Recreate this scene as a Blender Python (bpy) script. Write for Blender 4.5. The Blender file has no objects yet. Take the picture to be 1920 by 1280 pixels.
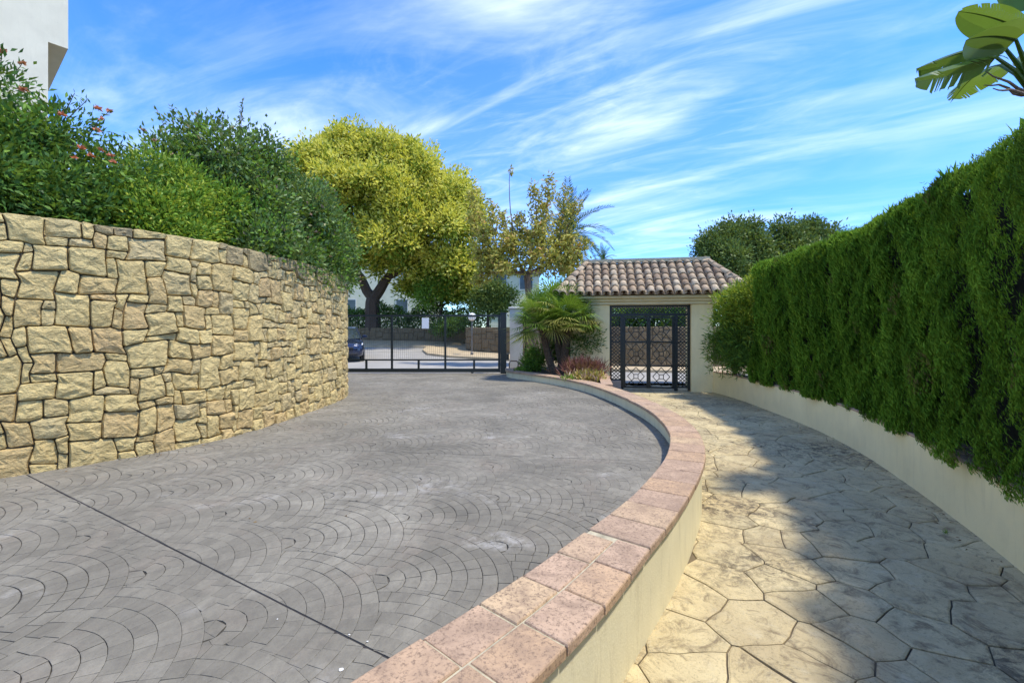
import bpy, math, random
import numpy as np
from mathutils import Vector, Matrix, noise as mnoise

R = math.radians
rng = np.random.default_rng(7)
random.seed(7)
scn = bpy.context.scene
COL = scn.collection

# ------------------------------------------------------------------ camera
F_PX = 853.0
cam_d = bpy.data.cameras.new('camera')
cam = bpy.data.objects.new('camera', cam_d)
COL.objects.link(cam)
cam.location = (0, 0, 1.6)
cam.rotation_euler = (R(90), 0, 0)
cam_d.sensor_width = 36.0
cam_d.lens = F_PX * 36 / 1920
cam_d.shift_y = -20 / 1920
cam_d.clip_start = 0.05
cam_d.clip_end = 3000
scn.camera = cam

# ------------------------------------------------------------------ sun + sky
SUN = Vector((1.32, -0.42, 3.05)).normalized()      # towards the sun
sun_el = math.asin(SUN.z)
sun_az = math.atan2(SUN.x, SUN.y)
sd = bpy.data.lights.new('sun', 'SUN')
sd.energy = 1.8
sd.angle = R(3.5)
sd.color = (1.0, 0.935, 0.81)
so = bpy.data.objects.new('sun', sd)
COL.objects.link(so)
so.rotation_euler = SUN.to_track_quat('Z', 'Y').to_euler()
so.location = (20, -10, 40)

world = bpy.data.worlds.new('World')
scn.world = world
world.use_nodes = True
wt = world.node_tree
wt.nodes.clear()
def N(t, typ, **kw):
    n = t.nodes.new(typ)
    for k, v in kw.items():
        setattr(n, k, v)
    return n
def math_node(t, op, a, b=None, c=None):
    n = N(t, 'ShaderNodeMath', operation=op)
    for i, v in enumerate((a, b, c)):
        if v is None: continue
        if isinstance(v, (int, float)): n.inputs[i].default_value = v
        else: t.links.new(v, n.inputs[i])
    return n.outputs[0]
def build_world():
    t = wt
    sky = N(t, 'ShaderNodeTexSky', sky_type='NISHITA')
    sky.sun_disc = False
    sky.sun_elevation = sun_el
    sky.sun_rotation = sun_az
    sky.altitude = 0
    sky.air_density = 1.0
    sky.dust_density = 0.1
    sky.ozone_density = 3.5
    hs = N(t, 'ShaderNodeHueSaturation')
    hs.inputs['Saturation'].default_value = 1.22
    hs.inputs['Hue'].default_value = 0.507
    hs.inputs['Value'].default_value = 0.66
    gm = N(t, 'ShaderNodeGamma'); gm.inputs['Gamma'].default_value = 1.18
    t.links.new(sky.outputs[0], gm.inputs['Color'])
    t.links.new(gm.outputs[0], hs.inputs['Color'])
    tc = N(t, 'ShaderNodeTexCoord')
    sp = N(t, 'ShaderNodeSeparateXYZ')
    t.links.new(tc.outputs['Generated'], sp.inputs[0])
    zz = math_node(t, 'MAXIMUM', sp.outputs[2], 0.0)
    zz = math_node(t, 'ADD', zz, 0.06)
    px = math_node(t, 'DIVIDE', sp.outputs[0], zz)
    py = math_node(t, 'DIVIDE', sp.outputs[1], zz)
    cb = N(t, 'ShaderNodeCombineXYZ')
    t.links.new(px, cb.inputs[0]); t.links.new(py, cb.inputs[1])
    def layer(scale, stretch, ang, detail, rough, dist, lo, hi, off):
        mp = N(t, 'ShaderNodeMapping')
        mp.inputs['Rotation'].default_value = (0, 0, R(ang))
        mp2 = N(t, 'ShaderNodeMapping')
        mp2.inputs['Scale'].default_value = (scale * stretch, scale, 1)
        mp2.inputs['Location'].default_value = off
        t.links.new(cb.outputs[0], mp.inputs['Vector'])
        t.links.new(mp.outputs[0], mp2.inputs['Vector'])
        nz = N(t, 'ShaderNodeTexNoise')
        nz.inputs['Scale'].default_value = 1.0
        nz.inputs['Detail'].default_value = detail
        nz.inputs['Roughness'].default_value = rough
        nz.inputs['Distortion'].default_value = dist
        t.links.new(mp2.outputs[0], nz.inputs['Vector'])
        mr = N(t, 'ShaderNodeMapRange', interpolation_type='SMOOTHSTEP')
        mr.inputs['From Min'].default_value = lo
        mr.inputs['From Max'].default_value = hi
        t.links.new(nz.outputs['Fac'], mr.inputs['Value'])
        return mr.outputs[0]
    a = layer(1.3, 0.42, 36, 7, 0.56, 1.6, 0.38, 0.80, (3.1, 1.4, 0))
    b = layer(3.4, 0.45, 30, 7, 0.62, 1.8, 0.42, 0.88, (7.3, 2.2, 3))
    c = layer(0.55, 0.6, 36, 3, 0.5, 0.4, 0.33, 0.66, (1.3, 4.7, 0))
    s = math_node(t, 'MULTIPLY', b, 0.35)
    s = math_node(t, 'ADD', s, a)
    c2 = math_node(t, 'ADD', c, 0.18)
    s = math_node(t, 'MULTIPLY', s, c2)
    veil = math_node(t, 'MULTIPLY', c, 0.07)
    s = math_node(t, 'ADD', s, veil)
    s = math_node(t, 'MULTIPLY', s, 0.70)
    lowz = N(t, 'ShaderNodeMapRange', interpolation_type='SMOOTHSTEP')
    lowz.inputs['From Min'].default_value = 0.02; lowz.inputs['From Max'].default_value = 0.34; lowz.inputs['To Min'].default_value = 0.30
    t.links.new(sp.outputs[2], lowz.inputs['Value'])
    s = math_node(t, 'MULTIPLY', s, lowz.outputs[0])
    s = math_node(t, 'MINIMUM', s, 0.66)
    hz = N(t, 'ShaderNodeMapRange', interpolation_type='SMOOTHSTEP')
    hz.inputs['From Min'].default_value = 0.0; hz.inputs['From Max'].default_value = 0.5
    hz.inputs['To Min'].default_value = 1.0; hz.inputs['To Max'].default_value = 0.0
    t.links.new(sp.outputs[2], hz.inputs['Value'])
    hm = N(t, 'ShaderNodeMix', data_type='RGBA', blend_type='MULTIPLY')
    t.links.new(hz.outputs[0], hm.inputs[0]); t.links.new(hs.outputs[0], hm.inputs[6]); hm.inputs[7].default_value = (0.50, 0.66, 0.92, 1)
    mx = N(t, 'ShaderNodeMix', data_type='RGBA')
    t.links.new(s, mx.inputs[0])
    t.links.new(hm.outputs[2], mx.inputs[6])
    mx.inputs[7].default_value = (4.1, 4.4, 4.75, 1)
    bg = N(t, 'ShaderNodeBackground')
    bg.inputs['Strength'].default_value = 0.15
    t.links.new(mx.outputs[2], bg.inputs['Color'])
    out = N(t, 'ShaderNodeOutputWorld')
    t.links.new(bg.outputs[0], out.inputs['Surface'])
build_world()
vs = scn.view_settings
vs.view_transform = 'Standard'
vs.look = 'None'
vs.gamma = 1.0
vs.exposure = 1.48
vs.use_curve_mapping = False
scn.render.engine = 'CYCLES'
scn.cycles.max_bounces = 8
scn.cycles.transparent_max_bounces = 8

# ------------------------------------------------------------------ materials
MATS = {}
def base_mat(name):
    m = bpy.data.materials.new(name)
    m.use_nodes = True
    t = m.node_tree
    b = t.nodes['Principled BSDF']
    MATS[name] = m
    return m, t, b
def pos(t):
    return N(t, 'ShaderNodeNewGeometry').outputs['Position']
def noise_fac(t, scale, detail=4, rough=0.55, dist=0.0, vec=None, stretch=None):
    n = N(t, 'ShaderNodeTexNoise')
    n.inputs['Scale'].default_value = scale
    n.inputs['Detail'].default_value = detail
    n.inputs['Roughness'].default_value = rough
    n.inputs['Distortion'].default_value = dist
    v = vec if vec is not None else pos(t)
    if stretch:
        mp = N(t, 'ShaderNodeMapping')
        mp.inputs['Scale'].default_value = stretch
        t.links.new(v, mp.inputs['Vector']); v = mp.outputs[0]
    t.links.new(v, n.inputs['Vector'])
    return n.outputs['Fac']
def ramp(t, fac, stops):
    r = N(t, 'ShaderNodeValToRGB')
    e = r.color_ramp.elements
    while len(e) < len(stops): e.new(0.5)
    for el, (p, c) in zip(e, stops):
        el.position = p
        el.color = (c[0], c[1], c[2], 1) if not isinstance(c, (int, float)) else (c, c, c, 1)
    t.links.new(fac, r.inputs[0])
    return r.outputs[0]
def mix(t, fac, a, b, mode='MIX'):
    n = N(t, 'ShaderNodeMix', data_type='RGBA', blend_type=mode)
    for i, v in ((0, fac), (6, a), (7, b)):
        if isinstance(v, (int, float)): n.inputs[i].default_value = v
        elif isinstance(v, tuple): n.inputs[i].default_value = (v[0], v[1], v[2], 1)
        else: t.links.new(v, n.inputs[i])
    return n.outputs[2]
def bump(t, b, height, strength=0.4, dist=0.02, prev=None):
    n = N(t, 'ShaderNodeBump')
    n.inputs['Strength'].default_value = strength
    n.inputs['Distance'].default_value = dist
    t.links.new(height, n.inputs['Height'])
    if prev is not None: t.links.new(prev, n.inputs['Normal'])
    t.links.new(n.outputs[0], b.inputs['Normal'])
    return n.outputs[0]
def plain(name, col, rough=0.5, metal=0.0, var=0.12, scale=30, bmp=0.0):
    m, t, b = base_mat(name)
    f = noise_fac(t, scale, 4)
    lo = tuple(c * (1 - var) for c in col); hi = tuple(min(1, c * (1 + var)) for c in col)
    t.links.new(ramp(t, f, [(0.3, lo), (0.7, hi)]), b.inputs['Base Color'])
    b.inputs['Roughness'].default_value = rough
    b.inputs['Metallic'].default_value = metal
    if bmp: bump(t, b, f, bmp, 0.01)
    return m
def obj_rand(t):
    return N(t, 'ShaderNodeObjectInfo').outputs['Random']

def stone_mat(name, cols, dark=(0.16, 0.135, 0.09), stain=0.25):
    m, t, b = base_mat(name)
    c = ramp(t, obj_rand(t), [(0.0, cols[0]), (0.3, cols[1]), (0.62, cols[2]), (0.86, cols[3]), (1.0, cols[4])])
    f1 = noise_fac(t, 5, 6, 0.65, 0.4)
    c = mix(t, ramp(t, f1, [(0.34, 0.55), (0.66, 0.0)]), c, tuple(x * 0.72 for x in cols[1]))
    f2 = noise_fac(t, 26, 5, 0.7)
    c = mix(t, ramp(t, f2, [(0.34, 0.3), (0.50, 0.0)]), c, dark)
    f4 = noise_fac(t, 1.1, 4, 0.6)
    c = mix(t, ramp(t, f4, [(0.50, 0.0), (0.75, stain)]), c, dark)
    t.links.new(c, b.inputs['Base Color'])
    b.inputs['Roughness'].default_value = 0.92
    b.inputs['Specular IOR Level'].default_value = 0.15
    h1 = noise_fac(t, 13, 9, 0.66, 0.35, stretch=(1, 1, 1.25))
    p = bump(t, b, h1, 1.0, 0.06)
    h2 = noise_fac(t, 90, 5, 0.6)
    bump(t, b, h2, 0.35, 0.008, p)
    return m
stone_mat('sandstone', [(0.66, 0.46, 0.21), (0.73, 0.55, 0.235), (0.80, 0.62, 0.27), (0.71, 0.555, 0.245), (0.62, 0.49, 0.255)])
stone_mat('sandstone_grey', [(0.36, 0.28, 0.155), (0.44, 0.34, 0.175), (0.50, 0.39, 0.195), (0.40, 0.32, 0.185), (0.33, 0.27, 0.16)], stain=0.5)
stone_mat('far_stone', [(0.20, 0.145, 0.085), (0.27, 0.205, 0.115), (0.23, 0.175, 0.10), (0.18, 0.135, 0.09), (0.15, 0.125, 0.09)])  # colours lowered to carry the shade on the far wall
plain('joint_dark', (0.15, 0.12, 0.075), 0.95, var=0.4, scale=20, bmp=0.4)

def drive_mat():
    m, t, b = base_mat('stamped_grey')
    at = N(t, 'ShaderNodeAttribute'); at.attribute_name = 'tint'
    f = noise_fac(t, 0.9, 5, 0.6, 0.6)
    c = ramp(t, f, [(0.28, (0.150, 0.136, 0.103)), (0.5, (0.226, 0.205, 0.157)), (0.72, (0.305, 0.278, 0.216))])
    c = mix(t, 1.0, c, ramp(t, at.outputs['Fac'], [(0.0, 0.88), (1.0, 1.08)]), 'MULTIPLY')
    f2 = noise_fac(t, 2.3, 5, 0.65, 0.3)
    c = mix(t, ramp(t, f2, [(0.53, 0.0), (0.72, 0.45)]), c, (0.27, 0.22, 0.165))
    f3 = noise_fac(t, 14, 6, 0.7, stretch=(1.2, 0.7, 1))
    c = mix(t, ramp(t, f3, [(0.3, 0.45), (0.6, 0.0)]), c, (0.105, 0.093, 0.074))
    # lime bloom / worn pale patches
    f4 = noise_fac(t, 1.1, 3, 0.5, vec=pos(t), stretch=(1, 1.6, 1))
    f5 = noise_fac(t, 9, 6, 0.72)
    w = math_node(t, 'MULTIPLY', ramp(t, f4, [(0.60, 0.0), (0.74, 1.0)]), ramp(t, f5, [(0.46, 0.0), (0.66, 0.75)]))
    c = mix(t, w, c, (0.50, 0.475, 0.43))
    f6 = noise_fac(t, 70, 4, 0.7)
    c = mix(t, ramp(t, f6, [(0.25, 0.28), (0.5, 0.0)]), c, (0.08, 0.075, 0.072))
    t.links.new(c, b.inputs['Base Color'])
    b.inputs['Roughness'].default_value = 0.72
    b.inputs['Specular IOR Level'].default_value = 0.3
    p = bump(t, b, noise_fac(t, 22, 6, 0.65), 0.45, 0.014)
    bump(t, b, noise_fac(t, 140, 4, 0.6), 0.25, 0.004, p)
drive_mat()
def joint_mat(name, a, c2, scale=1.3):
    m, t, b = base_mat(name)
    f = noise_fac(t, scale, 5, 0.6)
    t.links.new(ramp(t, f, [(0.42, a), (0.60, c2)]), b.inputs['Base Color'])
    b.inputs['Roughness'].default_value = 0.95
    return m
joint_mat('drive_joint', (0.03, 0.026, 0.021), (0.085, 0.075, 0.06))
joint_mat('expansion_joint', (0.02, 0.018, 0.016), (0.035, 0.03, 0.028))
joint_mat('walk_joint', (0.07, 0.052, 0.03), (0.17, 0.13, 0.075))

def walk_mat():
    m, t, b = base_mat('stamped_beige')
    rnd = obj_rand(t)
    c = ramp(t, rnd, [(0.0, (0.60, 0.485, 0.265)), (0.5, (0.69, 0.57, 0.32)), (1.0, (0.57, 0.48, 0.28))])
    f = noise_fac(t, 1.6, 6, 0.65, 0.5)
    c = mix(t, ramp(t, f, [(0.36, 0.6), (0.60, 0.0)]), c, (0.40, 0.31, 0.175))
    # slaty relief veins, darker in the lows
    f2 = noise_fac(t, 5, 9, 0.74, 1.6)
    c = mix(t, ramp(t, f2, [(0.36, 0.85), (0.49, 0.0)]), c, (0.235, 0.18, 0.105))
    f7 = noise_fac(t, 17, 8, 0.75, 0.9)
    c = mix(t, ramp(t, f7, [(0.30, 0.7), (0.46, 0.0)]), c, (0.20, 0.155, 0.095))
    f8 = noise_fac(t, 8, 6, 0.7, 0.3)
    c = mix(t, ramp(t, f8, [(0.55, 0.0), (0.75, 0.5)]), c, (0.62, 0.55, 0.38))
    # black algae blotches
    f5 = noise_fac(t, 0.75, 3, 0.5)
    g = math_node(t, 'MULTIPLY', ramp(t, f5, [(0.48, 0.0), (0.64, 1.0)]), ramp(t, noise_fac(t, 12, 9, 0.78, 0.8), [(0.46, 0.0), (0.58, 0.9)]))
    c = mix(t, g, c, (0.085, 0.07, 0.05))
    f4 = noise_fac(t, 80, 4, 0.75)
    c = mix(t, ramp(t, f4, [(0.28, 0.6), (0.45, 0.0)]), c, (0.12, 0.095, 0.06))
    t.links.new(c, b.inputs['Base Color'])
    b.inputs['Roughness'].default_value = 0.72
    b.inputs['Specular IOR Level'].default_value = 0.25
    p = bump(t, b, f2, 0.7, 0.035)
    bump(t, b, noise_fac(t, 50, 6, 0.7), 0.5, 0.008, p)
walk_mat()

def render_wall_mat(name, col, stain):
    m, t, b = base_mat(name)
    f = noise_fac(t, 2.2, 5, 0.6, 0.3)
    c = ramp(t, f, [(0.3, tuple(x * 0.88 for x in col)), (0.7, col)])
    f2 = noise_fac(t, 3.5, 6, 0.75, 0.2, stretch=(4.0, 4.0, 0.6))
    c = mix(t, ramp(t, f2, [(0.52, 0.0), (0.78, stain)]), c, (0.25, 0.20, 0.11))
    f3 = noise_fac(t, 45, 4, 0.7)
    c = mix(t, ramp(t, f3, [(0.22, 0.35), (0.36, 0.0)]), c, (0.22, 0.18, 0.11))
    t.links.new(c, b.inputs['Base Color'])
    b.inputs['Roughness'].default_value = 0.88
    b.inputs['Specular IOR Level'].default_value = 0.2
    bump(t, b, noise_fac(t, 70, 6, 0.65), 0.35, 0.006)
render_wall_mat('cream_render', (0.77, 0.70, 0.47), 0.42)
render_wall_mat('cream_render_house', (0.91, 0.78, 0.44), 0.16)
render_wall_mat('cornice_paint', (0.74, 0.68, 0.46), 0.15)
render_wall_mat('white_render', (0.74, 0.68, 0.52), 0.10)
render_wall_mat('pillar_white', (0.66, 0.64, 0.60), 0.25)

def tile_mat(name, cols, speck, strength):
    m, t, b = base_mat(name)
    c = ramp(t, obj_rand(t), [(0.0, cols[0]), (0.35, cols[1]), (0.7, cols[2]), (1.0, cols[3])])
    f = noise_fac(t, 8, 6, 0.65, 0.4)
    c = mix(t, ramp(t, f, [(0.35, strength), (0.58, 0.0)]), c, speck)
    f3 = noise_fac(t, 3.0, 4, 0.6)
    c = mix(t, ramp(t, f3, [(0.5, 0.0), (0.75, 0.45)]), c, cols[1])
    f2 = noise_fac(t, 75, 5, 0.75)
    c = mix(t, ramp(t, f2, [(0.36, 0.85), (0.50, 0.0)]), c, tuple(x * 0.6 for x in speck))
    f9 = noise_fac(t, 1.1, 5, 0.65)
    c = mix(t, ramp(t, f9, [(0.45, 0.0), (0.7, 0.5)]), c, tuple(x * 1.15 for x in speck))
    t.links.new(c, b.inputs['Base Color'])
    b.inputs['Roughness'].default_value = 0.85
    b.inputs['Specular IOR Level'].default_value = 0.2
    p = bump(t, b, noise_fac(t, 18, 5, 0.6), 0.3, 0.008)
    bump(t, b, noise_fac(t, 130, 5, 0.65), 0.35, 0.004, p)
tile_mat('terracotta_coping', [(0.54, 0.36, 0.21), (0.54, 0.375, 0.255), (0.46, 0.325, 0.225), (0.60, 0.43, 0.25)], (0.26, 0.18, 0.125), 0.65)
tile_mat('roof_clay', [(0.34, 0.235, 0.14), (0.54, 0.40, 0.245), (0.72, 0.59, 0.39), (0.46, 0.335, 0.215)], (0.16, 0.11, 0.08), 0.55)
plain('grout', (0.42, 0.37, 0.25), 0.95, var=0.3, scale=25)
plain('roof_pan', (0.20, 0.135, 0.095), 0.9, var=0.45, scale=14)
plain('soil', (0.10, 0.07, 0.045), 1.0, var=0.5, scale=9, bmp=0.6)
plain('far_ground_mat', (0.16, 0.15, 0.09), 1.0, var=0.35, scale=0.6)
plain('lawn', (0.09, 0.14, 0.035), 1.0, var=0.4, scale=4)
plain('road_concrete', (0.33, 0.31, 0.27), 0.85, var=0.14, scale=1.2)
plain('pavement_tan', (0.46, 0.36, 0.22), 0.9, var=0.2, scale=2.5)
plain('iron_black', (0.012, 0.017, 0.015), 0.42, metal=0.0, var=0.25, scale=40)
plain('wire_grey', (0.05, 0.06, 0.055), 0.5)
plain('galvanised', (0.22, 0.2, 0.18), 0.45, metal=0.7)
plain('plate_white', (0.78, 0.78, 0.76), 0.5, var=0.05)
plain('bark_dark', (0.075, 0.052, 0.036), 0.95, var=0.5, scale=22, bmp=0.8)
plain('bark_brown', (0.16, 0.11, 0.075), 0.95, var=0.45, scale=22, bmp=0.8)
plain('bark_palm', (0.10, 0.07, 0.045), 0.98, var=0.6, scale=30, bmp=1.0)
plain('hedge_core_dark', (0.028, 0.026, 0.014), 1.0, var=0.5, scale=14)
plain('globe_white', (0.82, 0.82, 0.78), 0.25, var=0.03)
plain('tyre', (0.015, 0.015, 0.015), 0.85)
plain('rim', (0.45, 0.46, 0.48), 0.3, metal=0.9)
plain('grille_black', (0.01, 0.01, 0.012), 0.4)
plain('droppings', (0.75, 0.74, 0.70), 0.9, var=0.1)
m, t, b = base_mat('car_blue'); t.links.new(ramp(t, noise_fac(t, 60, 2), [(0.3, (0.012, 0.022, 0.06)), (0.7, (0.016, 0.028, 0.075))]), b.inputs['Base Color'])
b.inputs['Roughness'].default_value = 0.18; b.inputs['Coat Weight'].default_value = 0.8; b.inputs['Metallic'].default_value = 0.3
m, t, b = base_mat('car_glass'); t.links.new(ramp(t, noise_fac(t, 8, 2), [(0.3, (0.02, 0.03, 0.035)), (0.7, (0.03, 0.045, 0.055))]), b.inputs['Base Color'])
b.inputs['Roughness'].default_value = 0.05; b.inputs['Specular IOR Level'].default_value = 0.9
m, t, b = base_mat('window_glass'); t.links.new(ramp(t, noise_fac(t, 2, 2), [(0.3, (0.03, 0.04, 0.05)), (0.7, (0.06, 0.075, 0.09))]), b.inputs['Base Color'])
b.inputs['Roughness'].default_value = 0.08
m, t, b = base_mat('lens_clear'); t.links.new(ramp(t, noise_fac(t, 30, 2), [(0.3, (0.55, 0.57, 0.6)), (0.7, (0.75, 0.77, 0.8))]), b.inputs['Base Color'])
b.inputs['Roughness'].default_value = 0.12

def leaf_mat(name, stops, rough=0.55, trans=0.3, spec=0.3):
    m, t, b = base_mat(name)
    at = N(t, 'ShaderNodeAttribute'); at.attribute_name = 'tint'
    c = ramp(t, at.outputs['Fac'], stops)
    f = noise_fac(t, 1.7, 3)
    c = mix(t, ramp(t, f, [(0.35, 0.25), (0.65, 0.0)]), c, tuple(x * 0.6 for x in stops[0][1]))
    t.links.new(c, b.inputs['Base Color'])
    b.inputs['Roughness'].default_value = rough
    b.inputs['Specular IOR Level'].default_value = spec
    tr = N(t, 'ShaderNodeBsdfTranslucent')
    t.links.new(mix(t, 0.35, c, (0.30, 0.36, 0.03)), tr.inputs['Color'])
    mx = N(t, 'ShaderNodeMixShader'); mx.inputs[0].default_value = trans
    out = t.nodes['Material Output']
    t.links.new(b.outputs[0], mx.inputs[1]); t.links.new(tr.outputs[0], mx.inputs[2])
    t.links.new(mx.outputs[0], out.inputs['Surface'])
    return m
leaf_mat('leaf_cypress', [(0.0, (0.065, 0.145, 0.012)), (0.5, (0.16, 0.32, 0.025)), (0.93, (0.27, 0.46, 0.045)), (1.0, (0.22, 0.17, 0.06))], 0.7, 0.22, 0.15)
leaf_mat('leaf_cypress_tip', [(0.0, (0.19, 0.36, 0.025)), (1.0, (0.34, 0.50, 0.05))], 0.7, 0.3, 0.15)
leaf_mat('leaf_dark', [(0.0, (0.041, 0.101, 0.022)), (0.6, (0.101, 0.216, 0.034)), (1.0, (0.203, 0.338, 0.054))], 0.5, 0.28, 0.3)
leaf_mat('leaf_mid', [(0.0, (0.078, 0.169, 0.023)), (0.5, (0.182, 0.351, 0.039)), (1.0, (0.338, 0.520, 0.065))], 0.5, 0.32)
leaf_mat('leaf_abelia', [(0.0, (0.065, 0.111, 0.039)), (0.5, (0.143, 0.234, 0.065)), (0.85, (0.260, 0.377, 0.098)), (1.0, (0.494, 0.312, 0.221))], 0.5, 0.25, 0.3)
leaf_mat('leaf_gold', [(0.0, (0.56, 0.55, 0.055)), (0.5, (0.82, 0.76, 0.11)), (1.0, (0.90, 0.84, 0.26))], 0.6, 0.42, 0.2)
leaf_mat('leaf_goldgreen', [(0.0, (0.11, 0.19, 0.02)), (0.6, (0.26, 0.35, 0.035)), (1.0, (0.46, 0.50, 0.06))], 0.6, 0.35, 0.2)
leaf_mat('leaf_bronze', [(0.0, (0.325, 0.338, 0.062)), (0.4, (0.550, 0.500, 0.100)), (0.75, (0.625, 0.463, 0.125)), (1.0, (0.525, 0.275, 0.100))], 0.5, 0.3, 0.3)
leaf_mat('leaf_olive', [(0.0, (0.062, 0.106, 0.025)), (0.6, (0.150, 0.225, 0.050)), (1.0, (0.325, 0.400, 0.100))], 0.5, 0.25)
leaf_mat('leaf_palm', [(0.0, (0.09, 0.18, 0.02)), (0.6, (0.23, 0.38, 0.045)), (1.0, (0.42, 0.54, 0.09))], 0.45, 0.3, 0.4)
leaf_mat('leaf_palm_old', [(0.0, (0.30, 0.31, 0.06)), (0.6, (0.50, 0.47, 0.11)), (1.0, (0.60, 0.52, 0.18))], 0.55, 0.3, 0.3)
leaf_mat('leaf_date', [(0.0, (0.03, 0.07, 0.02)), (0.7, (0.07, 0.13, 0.04)), (1.0, (0.13, 0.19, 0.06))], 0.5, 0.2, 0.4)
leaf_mat('leaf_red', [(0.0, (0.13, 0.035, 0.035)), (0.6, (0.22, 0.08, 0.07)), (1.0, (0.36, 0.16, 0.10))], 0.6, 0.25)
leaf_mat('leaf_lime', [(0.0, (0.22, 0.34, 0.03)), (0.6, (0.40, 0.50, 0.05)), (1.0, (0.58, 0.60, 0.08))], 0.5, 0.35)
leaf_mat('leaf_paddle', [(0.0, (0.06, 0.13, 0.02)), (0.6, (0.10, 0.20, 0.025)), (1.0, (0.19, 0.28, 0.03))], 0.33, 0.42, 0.5)
leaf_mat('petal_orange', [(0.0, (0.62, 0.15, 0.07)), (0.6, (0.70, 0.24, 0.14)), (1.0, (0.75, 0.36, 0.25))], 0.6, 0.3)
leaf_mat('petal_pale', [(0.0, (0.55, 0.30, 0.22)), (0.6, (0.62, 0.42, 0.30)), (1.0, (0.70, 0.55, 0.42))], 0.6, 0.3)
leaf_mat('leaf_litter', [(0.0, (0.10, 0.06, 0.03)), (0.6, (0.2, 0.12, 0.05)), (1.0, (0.3, 0.2, 0.08))], 0.8, 0.1)

# ------------------------------------------------------------------ object helpers
WLOC = {}
def setp(o, label=None, cat=None, group=None, kind=None):
    if label: o['label'] = label
    if cat: o['category'] = cat
    if group: o['group'] = group
    if kind: o['kind'] = kind
    return o
def _place(o, parent):
    COL.objects.link(o)
    if parent is not None:
        o.parent = parent
        p = WLOC.get(parent, Vector((0, 0, 0)))
        o.location = -p
    WLOC[o] = Vector((0, 0, 0))
def thing(name, loc, label, cat, group=None):
    o = bpy.data.objects.new(name, None)
    o.empty_display_size = 0.1
    COL.objects.link(o)
    o.location = loc
    WLOC[o] = Vector(loc)
    return setp(o, label, cat, group)
def finish_mesh(me, mat, smooth):
    me.materials.append(MATS[mat])
    if smooth:
        me.polygons.foreach_set('use_smooth', np.ones(len(me.polygons), dtype=bool))
    me.update()
def mesh_obj(name, V, Fc, mat, parent=None, smooth=False, **kw):
    me = bpy.data.meshes.new(name)
    me.from_pydata([tuple(v) for v in V], [], Fc)
    finish_mesh(me, mat, smooth)
    o = bpy.data.objects.new(name, me)
    _place(o, parent)
    return setp(o, **kw)
def quads_obj(name, V, mat, parent=None, tint=None, k=4, smooth=False, **kw):
    """V: (n*k,3) array, consecutive k verts per face"""
    V = np.ascontiguousarray(V, dtype=np.float32)
    n = len(V) // k
    me = bpy.data.meshes.new(name)
    me.vertices.add(len(V)); me.vertices.foreach_set('co', V.ravel())
    me.loops.add(n * k); me.loops.foreach_set('vertex_index', np.arange(n * k, dtype=np.int32))
    me.polygons.add(n); me.polygons.foreach_set('loop_start', np.arange(0, n * k, k, dtype=np.int32))
    if tint is not None:
        a = me.attributes.new('tint', 'FLOAT', 'FACE')
        a.data.foreach_set('value', np.ascontiguousarray(tint, dtype=np.float32))
    finish_mesh(me, mat, smooth)
    me.validate()
    o = bpy.data.objects.new(name, me)
    _place(o, parent)
    return setp(o, **kw)
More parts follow.
